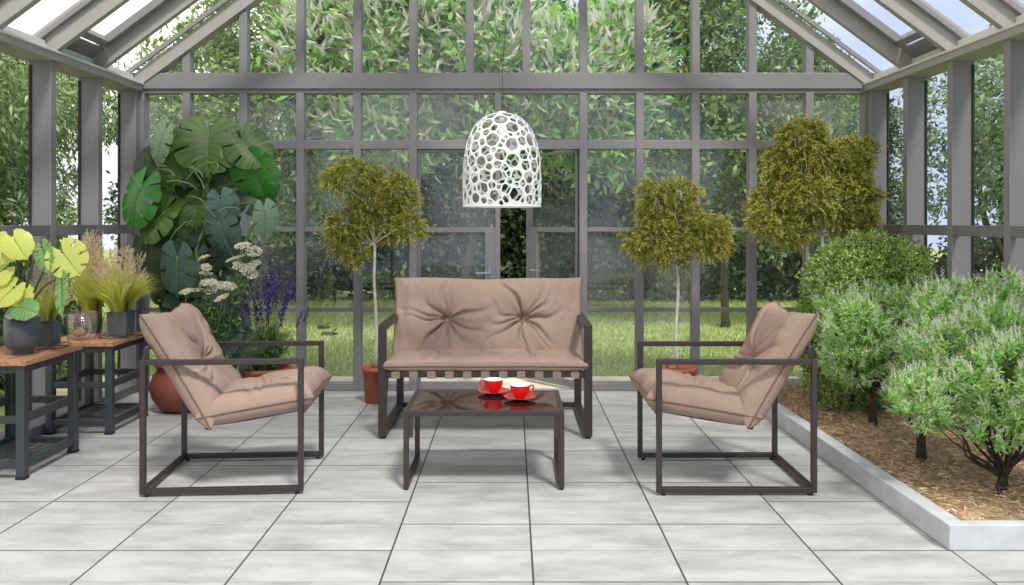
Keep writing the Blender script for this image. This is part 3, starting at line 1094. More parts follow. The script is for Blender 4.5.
# ------------------------------------------------------------------ coffee table
ct = thing('coffee_table', (-.127, 3.925, 0), 'low dark metal coffee table with a glossy smoked glass top, carrying two red cups', 'coffee table')
hx, hy, H = .363, .23, .358
b = .024
for s in (-1, 1):
    xa, xb = sorted((s * hx, s * (hx - b)))
    m = MB()
    m.box(xa, xb, -hy, -hy + b, .008, H - .024)
    m.box(xa, xb, hy - b, hy, .008, H - .024)
    m.box(xa, xb, -hy + b, hy - b, .008, .008 + b)
    fr = m.build('leg_frame', M_['brown'], ct, bevel=.002)
    for y in (-hy + .012, hy - .012):
        MB().lathe([(.0005, 0), (.009, 0), (.009, .009), (.0005, .009)], 10, ((xa + xb) / 2, y, 0)).build('foot', M_['gasket'], fr)
    # wider gusset at the top of the legs
    xg, xh = sorted((s * (hx - b), s * (hx - b - .018)))
    MB().box(xg, xh, -hy + .002, -hy + b, H - .12, H - .024).build('gusset', M_['brown'], ct, bevel=.001)
m = MB()
m.box(-hx, hx, -hy, -hy + b, H - .024, H)
m.box(-hx, hx, hy - b, hy, H - .024, H)
m.box(-hx, -hx + b, -hy + b, hy - b, H - .024, H)
m.box(hx - b, hx, -hy + b, hy - b, H - .024, H)
m.build('top_frame', M_['brown'], ct, bevel=.002)
MB().box(-hx + b, hx - b, -hy + b, hy - b, H - .010, H - .002).build('glass_top', M_['smoked'], ct)

# ------------------------------------------------------------------ cups on saucers
TZ = .3565


def cup(loc, rot, label):
    t = thing('coffee_cup', loc, label, 'cup', 'red cups on the coffee table', rot)
    H = .064
    out = [(.0005, .001), (.017, .001), (.020, .0), (.0215, .003), (.021, .006), (.032, .013), (.0415, .026), (.046, .043), (.0475, H)]
    MB().lathe(out, 40).build('cup_body', M_['red'], t, smooth=True)
    MB().lathe([(.0475, H), (.0462, H + .0012), (.0445, H - .001), (.042, .042), (.037, .027), (.028, .016), (.014, .010), (.0005, .009)], 40).build('cup_lining', M_['white_glaze'], t, smooth=True)
    pts = [(.045, 0, .052), (.056, 0, .060), (.066, 0, .056), (.068, 0, .045), (.062, 0, .033), (.052, 0, .026), (.042, 0, .024)]
    MB().tube(pts, [.0042, .0045, .0045, .0042, .004, .004, .0035], 8).build('handle', M_['red'], t, smooth=True)
    return t


def saucer(loc, label):
    t = MB().lathe([(.0005, .003), (.026, .003), (.030, .0), (.034, .003), (.062, .010), (.080, .0165), (.0805, .018), (.078, .0185), (.060, .0125), (.034, .0065), (.0005, .0065)], 48).build('saucer', M_['red'], smooth=True)
    t.location = loc
    tag(t, label, 'saucer', 'red saucers on the coffee table')
    return t


for (px, py, rot, w1, w2) in ((493.5, 393.5, PI * .97, 'left and farther', 'handle pointing left'), (520, 399.5, R(14), 'right and nearer', 'handle pointing right')):
    Y = F * (HC - TZ) / (py - CY)
    X = (px - CX) * Y / F
    saucer((X, Y, TZ), 'glossy red saucer on the coffee table, the %s one' % w1)
    cup((X, Y, TZ + .0068), rot, 'glossy red cup with white inside, %s, on the coffee table' % w2)


# ------------------------------------------------------------------ perforated pendant lamp
def make_lamp():
    YL = 4.3
    k = YL / F
    cx = (502 - CX) * k
    zb = HC + (222 - 207) * k
    t = thing('pendant_lamp', (cx, YL, zb), 'white dome pendant lamp pierced with round holes, hanging over the bench', 'lamp')
    prof = [(39, 0), (39.3, 10), (39.5, 25), (39, 40), (37.8, 52), (35.5, 63), (32.5, 72), (29, 79), (24, 85.5), (18, 90), (11, 93), (3, 94.2)]
    prof = np.array(prof, float) * k
    seg = np.hypot(np.diff(prof[:, 0]), np.diff(prof[:, 1]))
    sl = np.concatenate([[0], np.cumsum(seg)])
    total = sl[-1]
    NU, NV = 300, 190
    ss = np.linspace(0, total, NV + 1)
    rr = np.interp(ss, sl, prof[:, 0])
    zz = np.interp(ss, sl, prof[:, 1])
    # smooth profile
    for _ in range(8):
        rr[1:-1] = (rr[:-2] + 2 * rr[1:-1] + rr[2:]) / 4
        zz[1:-1] = (zz[:-2] + 2 * zz[1:-1] + zz[2:]) / 4
    th = np.linspace(0, 2 * PI, NU, endpoint=False)
    # seeds on the surface: dart throwing in 3-D with variable radii
    rs = np.random.default_rng(11)
    seeds, rad = [], []
    for rmax, tries in ((.031, 500), (.024, 2500), (.017, 9000), (.0115, 16000)):
        for _ in range(tries):
            s = rs.uniform(.012, total * .985)
            r_, z_ = np.interp(s, ss, rr), np.interp(s, ss, zz)
            if rs.random() > r_ / rr.max():
                continue
            a = rs.uniform(0, 2 * PI)
            p = np.array([r_ * math.cos(a), r_ * math.sin(a), z_])
            q = rmax * rs.uniform(.85, 1.05)
            if z_ - q < .009:
                continue
            if seeds:
                d = np.linalg.norm(np.array(seeds) - p, axis=1)
                if np.any(d < np.array(rad) + q + .0048):
                    continue
            seeds.append(p)
            rad.append(q)
    S = np.array(seeds)
    Rr = np.array(rad)
    TH, RR = np.meshgrid(th, rr, indexing='ij')
    ZZ = np.broadcast_to(zz, RR.shape)
    P = np.stack([RR * np.cos(TH), RR * np.sin(TH), ZZ], -1)
    flat = P.reshape(-1, 3)
    Fv = np.full(len(flat), -1.0)
    for i0 in range(0, len(flat), 6000):
        d = np.linalg.norm(flat[i0:i0 + 6000, None, :] - S[None], axis=2)
        g = Rr[None] - d
        # grow towards neighbours: power-diagram style second distance
        g2 = np.sort(-g, axis=1)
        first, second = g2[:, 0], g2[:, 1]
        Fv[i0:i0 + 6000] = np.minimum((second - first) / 2 - .0042, .0030 - first)
    Fv = Fv.reshape(RR.shape)
    verts, faces, cache = [], [], {}

    def vid(key, pos):
        if key not in cache:
            cache[key] = len(verts)
            verts.append(tuple(pos))
        return cache[key]
    for i in range(NU):
        i2 = (i + 1) % NU
        for j in range(NV):
            cs = [(i, j), (i2, j), (i2, j + 1), (i, j + 1)]
            fs = [Fv[c] for c in cs]
            if min(fs) > 0:
                continue
            poly = []
            for a in range(4):
                c0, c1 = cs[a], cs[(a + 1) % 4]
                f0, f1 = fs[a], fs[(a + 1) % 4]
                if f0 <= 0:
                    poly.append(vid(c0, P[c0]))
                if (f0 <= 0) != (f1 <= 0):
                    key = (c0, c1) if c0 < c1 else (c1, c0)
                    tt = f0 / (f0 - f1)
                    poly.append(vid(key, P[c0] * (1 - tt) + P[c1] * tt))
            if len(poly) >= 3:
                faces.append(tuple(poly))
    mb = MB()
    mb.v, mb.f = verts, faces
    sh = mb.build('lamp_shade', M_['lamp'], t, smooth=True)
    so = sh.modifiers.new('thickness', 'SOLIDIFY')
    so.thickness = .005
    so.offset = -1
    zt = 94 * k
    # rim, cap, socket, bulb, wires
    MB().tube([(39 * k * math.cos(a), 39 * k * math.sin(a), .002) for a in np.linspace(0, 2 * PI, 64, endpoint=False)], .0035, 8, closed=True).build('rim', M_['lamp'], t, smooth=True)
    MB().lathe([(.0005, zt + .010), (.020, zt + .008), (.030, zt - .002), (.028, zt - .010), (.0005, zt - .010)], 24).build('cap', M_['lamp'], t, smooth=True)
    MB().lathe([(.0005, zt - .01), (.016, zt - .01), (.018, zt - .055), (.0005, zt - .06)], 20).build('socket', M_['lamp'], t, smooth=True)
    MB().lathe([(.012, zt - .055), (.022, zt - .085), (.028, zt - .115), (.022, zt - .14), (.0005, zt - .15)], 20).build('bulb', M_['white_glaze'], t, smooth=True)
    top = apex_z - .06 - zb
    MB().tube([(0, 0, zt + .005), (.004, 0, zt + .25), (.03, 0, zt + .6), (.05, 0, top)], .0016, 6).build('cord', M_['wire'], t)
    MB().tube([(0, 0, zt + .005), (-.012, 0, zt + .12), (-.035, .0, zt + .5), (-.04, 0, top)], .0009, 6).build('cord', M_['wire'], t)


make_lamp()


# ------------------------------------------------------------------ pots
def pot_profile(r, h, rim=.03, taper=.74):
    rb = r * taper
    rr = r * .93
    return [(.0005, .0), (rb, 0), (rb + .003, .004), (rr, h - rim), (r, h - rim + .002), (r, h - .003), (r - .003, h), (r - .012, h), (r - .014, h - rim), (r * .85, h - rim - .005)]


def pot(parent, r, h, mat='terracotta', **kw):
    MB().lathe(pot_profile(r, h, **kw), 40).build('pot', M_[mat], parent, smooth=False, bevel=0).data.shade_smooth()
    MB().lathe([(.0005, h - .030), (r * .5, h - .026), (r * .90, h - .032)], 24).build('soil', M_['soil'], parent, smooth=True)


def conifer(base, potr, poth, trunk_px, lobes_px, Y, label, n, pot_on=True, rt=.011, spray=.068, trunks=None):
    """standard tree with golden drooping sprays; lobes given where they stand: (px, py, r px) at distance Y"""
    base = Vector(base)
    t = thing('golden_topiary_tree', base, label, 'potted tree' if pot_on else 'tree')
    if pot_on:
        pot(t, potr, poth)
    k = Y / F
    lobes = []
    for i, (x, y, r) in enumerate(lobes_px):
        p = at(x, y, Y) - base
        yo = p.y + (((i * 37) % 5) - 2) * .035
        lobes.append((p.x, yo, p.z, r * k * .82, r * k * .8, r * k * .8))
        for q in range(3):
            a = random.uniform(0, 2 * PI)
            lobes.append((p.x + math.cos(a) * r * k * .72, yo + random.uniform(-.5, .5) * r * k, p.z + math.sin(a) * r * k * .72, r * k * .34, r * k * .34, r * k * .4))
    forks = trunks or [[trunk_px]]
    mb = MB()
    z0 = poth - .04 if pot_on else 0
    for tr in forks:
        fork = at(tr[0][0], tr[0][1], Y) - base
        root = Vector((tr[0][2] if len(tr[0]) > 2 else 0, 0, z0))
        pts = wobble(root, fork, 7, .02)
        mb.tube(pts, [rt * 1.2, rt * 1.05, rt, rt, rt * .95, rt * .9, rt * .9, rt * .85], 10)
        for j, l in enumerate(lobes[::4]):
            if len(forks) > 1 and (j + len(mb.v)) % 2:
                continue
            p = wobble(fork, (l[0], l[1], l[2] + l[5] * .3), 5, .14, .05)
            mb.tube(p, [rt * .6, rt * .5, rt * .42, rt * .34, rt * .25, rt * .12], 6)
            for q in range(3):
                a = random.uniform(0, 2 * PI)
                e = Vector((l[0] + l[3] * .8 * math.cos(a), l[1] + l[4] * .8 * math.sin(a), l[2] + l[5] * random.uniform(-.6, .6)))
                mb.tube(wobble(p[2 + q % 2], e, 4, .15), [rt * .3, rt * .25, rt * .2, rt * .14, rt * .08], 5)
    mb.build('trunk', M_['bark_pale'], t, smooth=True)
    P, d = lobe_points(lobes, n, .62)
    parts = []
    # each spray: an arching shoot of short scales drooping outwards
    m = 18
    out = unit(d * np.array([1, 1, .8]) + rng.normal(size=P.shape) * .45 + np.array([0, 0, .25]))
    Ls = rng.uniform(.6, 1.3, n) * spray
    side_ = unit(np.cross(out, rng.normal(size=P.shape)))
    for j in range(m):
        f = j / (m - 1)
        pos = P + out * (Ls * f)[:, None] + np.array([0, 0, 1]) * (Ls * (.55 * f - .75 * f * f))[:, None] + side_ * (.011 * (1.1 - f) * ((j % 3) - 1))
        dr = out + np.array([0, 0, .5 - 1.2 * f]) + side_ * (.7 * ((j % 3) - 1)) + rng.normal(size=P.shape) * .35
        wv = .0085 * (1 - .55 * f)
        parts.append(leaf_arrays(pos, dr, rng.uniform(.014, .026, n), wv, .1))
    # reorder so one spray is not one island; islands are single scales, tinted one by one
    V, Q = join(parts)
    midx = np.repeat(np.array([0 if j < m * .55 else 1 for j in range(m)]), n)
    quads('foliage', V, Q, None, t, mats=[M_['gold'], M_['gold_tip']], midx=midx)
    return t


conifer((-.914, 5.51, 0), .095, .24, (375, 244), [(352, 178, 20), (398, 194, 20), (384, 222, 24), (344, 226, 18), (370, 200, 24), (410, 226, 13), (345, 248, 15), (372, 170, 9), (358, 256, 10), (336, 240, 11)], 5.51,
        'golden weeping topiary tree in a terracotta pot, left of the bench', 2000)
conifer((1.105, 5.45, 0), .125, .25, (676, 240), [(650, 196, 12), (684, 194, 12), (660, 212, 20), (655, 236, 20), (690, 222, 19), (706, 236, 20), (638, 242, 14), (722, 246, 9), (672, 256, 15), (650, 258, 10), (664, 190, 7)], 5.45,
        'golden weeping topiary tree in a terracotta pot, behind the right lounge chair', 2000)
conifer((2.07, 5.45, .05), 0, 0, (814, 235), [(800, 142, 22), (782, 165, 20), (854, 158, 23), (826, 170, 20), (772, 205, 22), (808, 198, 26), (846, 195, 28), (868, 220, 15), (790, 230, 18), (858, 238, 12), (760, 222, 14), (838, 226, 14), (816, 130, 9), (812,158,20)], 5.4,
        'large golden weeping topiary tree growing in the raised bed at the back', 4400, pot_on=False, rt=.013,
        trunks=[[(806, 232, -.03)], [(822, 236, .0)], [(832, 240, .05)]])


# ------------------------------------------------------------------ shrubs in the raised bed
def ball_bush():
    base = Vector((2.10, 5.05, .05))
    t = thing('round_bush', base, 'large round green bush in the raised bed, behind the flowering shrubs', 'bush')
    k = 5.05 / F
    lobes = []
    for x, y, r in ((868, 330, 66), (850, 285, 48), (895, 280, 44), (835, 330, 42), (905, 320, 32), (870, 262, 33), (905, 262, 26), (845, 375, 42), (890, 380, 38), (820, 350, 24)):
        p = at(x, y, 5.05) - base
        lobes.append((min(p.x, 2.56 - base.x - r * k * .95), p.y, max(p.z, r * k * .6), r * k, r * k * .95, r * k * .95))
    trunk_mesh((0, 0, 0), (0, 0, .14), [(l[0], l[1], l[2]) for l in lobes], .028, .004).build('trunk', M_['bark'], t, smooth=True)
    n = 10000
    P, d = lobe_points(lobes, n, .8)
    c = 8
    P2 = np.repeat(P, c, 0) + rng.normal(size=(n * c, 3)) * .010
    D = np.repeat(d, c, 0) * .7 + rng.normal(size=P2.shape) * .7
    keep = P2[:, 2] > .03
    P2, D = P2[keep], D[keep]
    V, Q = leaf_arrays(P2, D, rng.uniform(.014, .027, len(P2)), rng.uniform(.009, .015, len(P2)), .1)
    quads('foliage', V, Q, M_['box'], t)


ball_bush()


def flower_shrub(base, Y, lobes_px, ntip, label, leafL=.034, seed=1, stem=.10):
    base = Vector(base)
    t = thing('flowering_shrub', base, label, 'shrub', 'white flowering shrubs in the raised bed')
    k = Y / F
    lobes = []
    for i, (x, y, r) in enumerate(lobes_px):
        p = at(x, y, Y) - base
        lobes.append((p.x, (((i * 53) % 7) - 3) * .04, p.z, r * k, r * k, r * k * .9))
    mb = MB()
    rt = .02
    mb.tube(wobble((0, 0, -.01), (.005, 0, stem), 3, .05), [rt * 1.5, rt * 1.15, rt, rt * .95], 10)
    for j, l in enumerate(lobes):
        for q in range(2):
            e = Vector((l[0] + random.uniform(-.5, .5) * l[3], l[1] + random.uniform(-.5, .5) * l[4], l[2] + l[5] * random.uniform(-.3, .4)))
            mb.tube(wobble((0, 0, stem - .03 + .01 * q), e, 7, .12, -.03), [rt * .5, rt * .36, rt * .3, rt * .26, rt * .22, rt * .17, rt * .12, rt * .07], 7)
    mb.build('trunk', M_['bark'], t, smooth=True)
    P, d = lobe_points(lobes, ntip, .72)
    up = unit(d * .8 + rng.normal(size=P.shape) * .35 + np.array([0, 0, .45]))
    parts = []
    for ring, (nl, spread, off) in enumerate(((4, .5, .016), (5, 1.0, .006), (5, 1.5, -.008))):
        for q in range(nl):
            D = up + spread * unit(rng.normal(size=P.shape))
            parts.append(leaf_arrays(P + up * off, D, rng.uniform(.7, 1.15, ntip) * leafL, rng.uniform(.8, 1.1, ntip) * leafL * .27, .18, True))
    V, Q = join(parts)
    quads('foliage', V, Q, M_['shrub'], t)
    # flower spikes
    sel = rng.random(ntip) < .85
    Ps, us = P[sel] + up[sel] * .012, up[sel]
    m = 12
    fp = []
    for rep in range(2):
        Dm = unit(us * .8 + rng.normal(size=us.shape) * .22 + np.array([0, 0, .6]))
        Ls = rng.uniform(.045, .075, len(Ps))
        for j in range(m):
            f = j / m
            pos = Ps + Dm * (Ls * f)[:, None]
            fp.append(leaf_arrays(pos, Dm * 1.0 + rng.normal(size=us.shape) * .5, .011 * (1.1 - .5 * f), .0075 * (1.1 - .6 * f), .1))
    V, Q = join(fp)
    fo = quads('flower_spikes', V, Q, M_['spike'], t)
    fo['kind'] = 'stuff'
    return t


flower_shrub((2.045, 4.645, .05), 4.62, [(850, 330, 34), (880, 318, 34), (848, 358, 28), (885, 352, 34), (915, 325, 30), (866, 372, 22), (838, 305, 16), (900, 300, 16), (892, 384, 13), (835, 368, 12)], 900,
             'white flowering shrub in the raised bed nearest the round bush', .036, stem=.22)
flower_shrub((1.97, 3.945, .05), 3.95, [(930, 350, 38), (965, 330, 38), (995, 315, 34), (925, 390, 28), (905, 398, 20), (955, 380, 34), (936, 312, 26), (966, 300, 22), (950, 294, 16), (990, 290, 18), (918, 408, 14), (935, 408, 14)], 1000,
             'white flowering shrub in the raised bed, between the other two', .034, stem=.18)
flower_shrub((2.09, 3.49, .05), 3.47, [(1000, 380, 50), (952, 398, 38), (1040, 400, 46), (1010, 340, 36), (916, 396, 24), (975, 355, 30), (1050, 360, 38), (985, 418, 28), (1035, 422, 28), (925, 420, 16)], 1500,
             'white flowering shrub in the raised bed, nearest the camera, with an open forked trunk', .034)


# ------------------------------------------------------------------ side tables
def side_table(x0, x1, y0, y1, H, label):
    t = thing('side_table', ((x0 + x1) / 2, (y0 + y1) / 2, 0), label, 'side table', 'wood topped side tables by the left wall')
    hx, hy = (x1 - x0) / 2, (y1 - y0) / 2
    MB().box(-hx - .012, hx + .012, -hy - .012, hy + .012, H - .026, H).build('tabletop', M_['wood'], t, bevel=.003)
    r = .021
    for sx in (-1, 1):
        for sy in (-1, 1):
            cx, cy = sx * (hx - r), sy * (hy - r)
            lg = MB().box(cx - r, cx + r, cy - r, cy + r, .012, H - .026).build('leg', M_['dark'], t, bevel=.006)
            MB().box(cx - r - .001, cx + r + .001, cy - r - .001, cy + r + .001, 0, .014).build('foot_cap', M_['gasket'], lg, bevel=.002)
    w = .014
    i = hx - 2 * r
    j = hy - 2 * r
    for sy in (-1, 1):
        c = sy * (hy - r)
        for z0, z1 in ((H - .062, H - .026), (.262, .296), (.05, .082)):
            MB().box(-i, i, c - w, c + w, z0, z1).build('rail', M_['dark'], t, bevel=.003)
    for sx in (-1, 1):
        c = sx * (hx - r)
        for z0, z1 in ((H - .062, H - .026), (.262, .302), (.045, .085)):
            MB().box(c - w, c + w, -j, j, z0, z1).build('rail', M_['dark'], t, bevel=.003)
    m = MB()
    for q in range(15):
        y = -j + 2 * j * (q + .5) / 15
        m.tube([(-hx + r, y, .067), (hx - r, y, .067)], .0025, 6)
    for q in range(5):
        x = -i + 2 * i * (q + .5) / 5
        m.tube([(x, -hy + r, .063), (x, hy - r, .063)], .0025, 6)
    m.build('wire_shelf', M_['dark'], t)
    return t


T1H, T2H = .562, .528
side_table(-2.655, -2.285, 3.84, 4.33, T1H, 'side table with wooden top and dark metal legs, nearer the camera, at the picture edge')
side_table(-2.655, -2.275, 4.66, 5.13, T2H, 'side table with wooden top and dark metal legs, farther one, behind the left lounge chair')


# ------------------------------------------------------------------ broad split leaves
def split_leaf(name, parent, c, normal, tip, size, mat, slots=6, slotw=.35, droop=.25, fold=.12, stem=None, width=1.0, stem_mat='petiole', seed=0):
    """heart-shaped leaf with slots; c = where the stalk joins (parent space), tip = direction of the tip"""
    n, T = Vector(normal).normalized(), Vector(tip).normalized()
    T = (T - n * T.dot(n)).normalized()
    S = T.cross(n)
    c = Vector(c)
    nt_ = 62
    rad = [0, .3, .55, .8, 1.0]
    verts, faces, uvs = [], [], []

    def put(u, v):     # u along tip, v across (units of size)
        r2 = u * u + v * v
        z = -droop * r2 * (1.1 if u > 0 else .4) + fold * abs(v) * math.exp(-abs(v) * 2.5) * 2 + .03 * math.sin(4 * u + seed) + .05 * math.sin(3 * v + seed * 2)
        return c + (T * u + S * v + n * z) * size
    for side in (-1, 1):
        off = len(verts)
        for i in range(nt_ + 1):
            t = i / nt_
            mu = .92 * t ** 1.25
            ang = R(158 - 150 * t ** .75)
            w = (.40 + .22 * math.sin(PI * min(1, t * 1.35)) - .50 * t ** 3) * width
            w = max(w, .03)
            ph = (t * slots) % 1.0
            rim = 1.0 if slots == 0 else (1 - .10 * (2 * ph - 1) ** 6)
            for r in rad:
                u = mu + math.cos(ang) * w * r * rim
                v = side * math.sin(ang) * w * r * rim
                verts.append(put(u, v * 1.0))
                uvs.append((t, r))
        nr = len(rad)
        for i in range(nt_):
            t = (i + .5) / nt_
            ph = (t * slots) % 1.0
            inslot = slots > 0 and .12 < t < .93 and (ph < slotw * .5 or ph > 1 - slotw * .25)
            for q in range(nr - 1):
                if inslot and q >= 2:
                    continue
                a = off + i * nr + q
                f = (a, a + 1, a + nr + 1, a + nr)
                faces.append(f if side > 0 else f[::-1])
    me = bpy.data.meshes.new(name)
    me.from_pydata([tuple(v) for v in verts], [], faces)
    uvl = me.uv_layers.new(name='UVMap')
    for lp in me.loops:
        uvl.data[lp.index].uv = uvs[lp.vertex_index]
    me.materials.append(mat)
    me.materials.append(M_[stem_mat])
    # midrib and stalk in the same leaf mesh
    me.shade_smooth()
    o = bpy.data.objects.new(name, me)
    C.objects.link(o)
    o.parent = parent
    sm = MB()
    sm.tube([put(.92 * t ** 1.25, 0) + n * .004 * size for t in (0, .2, .4, .6, .8, 1.0)], [.012 * size, .010 * size, .008 * size, .006 * size, .004 * size, .002 * size], 5)
    if stem is not None:
        s0 = Vector(stem)
        pts = []
        for i in range(9):
            t = i / 8
            p = s0.lerp(c, t)
            p.z += math.sin(t * PI) * (c - s0).length * .16
            pts.append(p)
        sm.tube(pts, [.007 - .003 * i / 8 for i in range(9)], 6)
    sm.build('leaf_stalk', M_[stem_mat], o, smooth=True)
    return o


def monstera():
    Y = 5.2
    base = Vector((-2.12, 5.28, 0))
    t = thing('swiss_cheese_plant', base, 'tall climbing plant with huge split leaves in a round terracotta pot, back left corner', 'potted plant')
    # bulbous jar
    H = .30
    MB().lathe([(.0005, 0), (.10, 0), (.14, .02), (.185, .09), (.20, .16), (.185, .22), (.155, .26), (.16, .285), (.175, H), (.165, H + .003), (.145, H - .015), (.14, .25)], 44).build('pot', M_['terracotta_dark'], t, smooth=True)
    MB().lathe([(.0005, .275), (.08, .275), (.145, .265)], 24).build('soil', M_['soil'], t, smooth=True)

    def L(px, py, Yd=Y):
        return at(px, py, Yd) - base
    # climbing stems
    mb = MB()
    stems = [[(180, 380), (186, 330), (183, 290), (187, 250), (190, 225), (202, 205), (208, 175), (213, 158)],
             [(184, 380), (192, 320), (200, 280), (196, 250), (206, 222), (208, 190), (206, 165), (204, 150)],
             [(178, 380), (176, 330), (182, 280), (186, 240), (182, 215), (176, 192), (166, 182)],
             [(186, 380), (205, 330), (222, 300), (238, 262), (250, 230), (262, 215)]]
    for s in stems:
        pts = [L(x, y, 5.26) for x, y in s]
        pts[0] = Vector((random.uniform(-.03, .03), 0, .27))
        # refine
        q = []
        for i in range(len(pts) - 1):
            for f in (0, .33, .66):
                q.append(pts[i].lerp(pts[i + 1], f))
        q.append(pts[-1])
        mb.tube(q, [.016 - .008 * i / (len(q) - 1) for i in range(len(q))], 8)
    # thin aerial roots curling in front
    for _ in range(13):
        a = L(random.uniform(165, 225), random.uniform(150, 230), 5.02)
        b = a + Vector((random.uniform(-.28, .28), random.uniform(.0, .10), random.uniform(-.22, .12)))
        mb.tube(wobble(a, b, 12, .08, .16), .004, 5)
    mb.build('stem', M_['petiole'], t, smooth=True)
    # (px, py of blade centre, length px, tip direction in picture, depth offset, facing tilt x,z, material, width)
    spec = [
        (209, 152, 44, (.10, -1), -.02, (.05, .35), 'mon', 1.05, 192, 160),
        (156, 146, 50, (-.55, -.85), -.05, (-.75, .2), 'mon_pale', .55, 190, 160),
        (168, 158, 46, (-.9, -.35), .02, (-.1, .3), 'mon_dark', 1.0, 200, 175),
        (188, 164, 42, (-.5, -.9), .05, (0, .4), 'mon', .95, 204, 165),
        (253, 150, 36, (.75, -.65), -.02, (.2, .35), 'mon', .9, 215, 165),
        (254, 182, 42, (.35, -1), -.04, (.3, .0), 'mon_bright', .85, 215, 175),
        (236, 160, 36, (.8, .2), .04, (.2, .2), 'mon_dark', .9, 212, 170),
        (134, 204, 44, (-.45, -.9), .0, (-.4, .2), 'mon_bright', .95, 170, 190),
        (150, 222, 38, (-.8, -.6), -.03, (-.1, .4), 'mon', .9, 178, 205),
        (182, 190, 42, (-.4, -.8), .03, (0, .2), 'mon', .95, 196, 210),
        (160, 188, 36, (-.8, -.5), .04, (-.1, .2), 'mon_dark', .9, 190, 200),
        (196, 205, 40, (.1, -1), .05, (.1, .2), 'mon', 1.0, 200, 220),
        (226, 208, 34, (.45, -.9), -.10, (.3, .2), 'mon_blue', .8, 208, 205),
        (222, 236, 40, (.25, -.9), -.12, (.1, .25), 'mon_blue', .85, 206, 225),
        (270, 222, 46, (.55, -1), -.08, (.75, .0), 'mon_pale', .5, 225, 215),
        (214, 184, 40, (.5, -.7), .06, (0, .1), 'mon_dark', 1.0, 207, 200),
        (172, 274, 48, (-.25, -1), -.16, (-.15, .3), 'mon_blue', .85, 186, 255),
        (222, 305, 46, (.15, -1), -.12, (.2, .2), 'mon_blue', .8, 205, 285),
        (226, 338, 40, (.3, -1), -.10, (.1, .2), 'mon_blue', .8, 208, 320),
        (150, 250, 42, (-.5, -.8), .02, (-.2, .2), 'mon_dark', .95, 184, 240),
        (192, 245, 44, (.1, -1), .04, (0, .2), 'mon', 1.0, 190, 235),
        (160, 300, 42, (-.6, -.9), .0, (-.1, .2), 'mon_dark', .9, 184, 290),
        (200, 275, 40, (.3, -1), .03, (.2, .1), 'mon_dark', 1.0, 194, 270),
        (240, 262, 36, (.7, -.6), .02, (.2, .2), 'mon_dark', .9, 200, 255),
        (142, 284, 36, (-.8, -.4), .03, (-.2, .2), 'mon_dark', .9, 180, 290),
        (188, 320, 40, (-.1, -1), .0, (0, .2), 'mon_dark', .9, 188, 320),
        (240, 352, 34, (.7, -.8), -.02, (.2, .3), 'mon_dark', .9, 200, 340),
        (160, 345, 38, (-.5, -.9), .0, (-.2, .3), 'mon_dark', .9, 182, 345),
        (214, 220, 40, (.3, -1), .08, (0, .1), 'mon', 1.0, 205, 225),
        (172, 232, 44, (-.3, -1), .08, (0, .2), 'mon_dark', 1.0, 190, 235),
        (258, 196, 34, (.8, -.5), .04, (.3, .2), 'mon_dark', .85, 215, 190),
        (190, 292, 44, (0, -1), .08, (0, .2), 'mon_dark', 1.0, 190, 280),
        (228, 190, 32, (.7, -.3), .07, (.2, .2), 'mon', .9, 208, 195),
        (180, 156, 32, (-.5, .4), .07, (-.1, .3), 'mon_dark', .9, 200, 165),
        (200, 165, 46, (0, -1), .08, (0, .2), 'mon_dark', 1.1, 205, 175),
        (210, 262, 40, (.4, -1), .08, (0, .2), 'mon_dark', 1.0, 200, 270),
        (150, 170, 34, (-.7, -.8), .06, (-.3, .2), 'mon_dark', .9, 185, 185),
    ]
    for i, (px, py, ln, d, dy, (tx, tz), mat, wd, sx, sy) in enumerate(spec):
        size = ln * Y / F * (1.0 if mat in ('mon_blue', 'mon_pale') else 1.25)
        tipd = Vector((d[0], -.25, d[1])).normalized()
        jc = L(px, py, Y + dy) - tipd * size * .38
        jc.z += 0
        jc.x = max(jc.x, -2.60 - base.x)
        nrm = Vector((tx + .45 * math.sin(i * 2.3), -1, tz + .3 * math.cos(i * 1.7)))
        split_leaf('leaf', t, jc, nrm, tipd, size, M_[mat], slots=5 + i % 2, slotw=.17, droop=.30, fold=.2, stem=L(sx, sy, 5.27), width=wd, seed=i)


monstera()


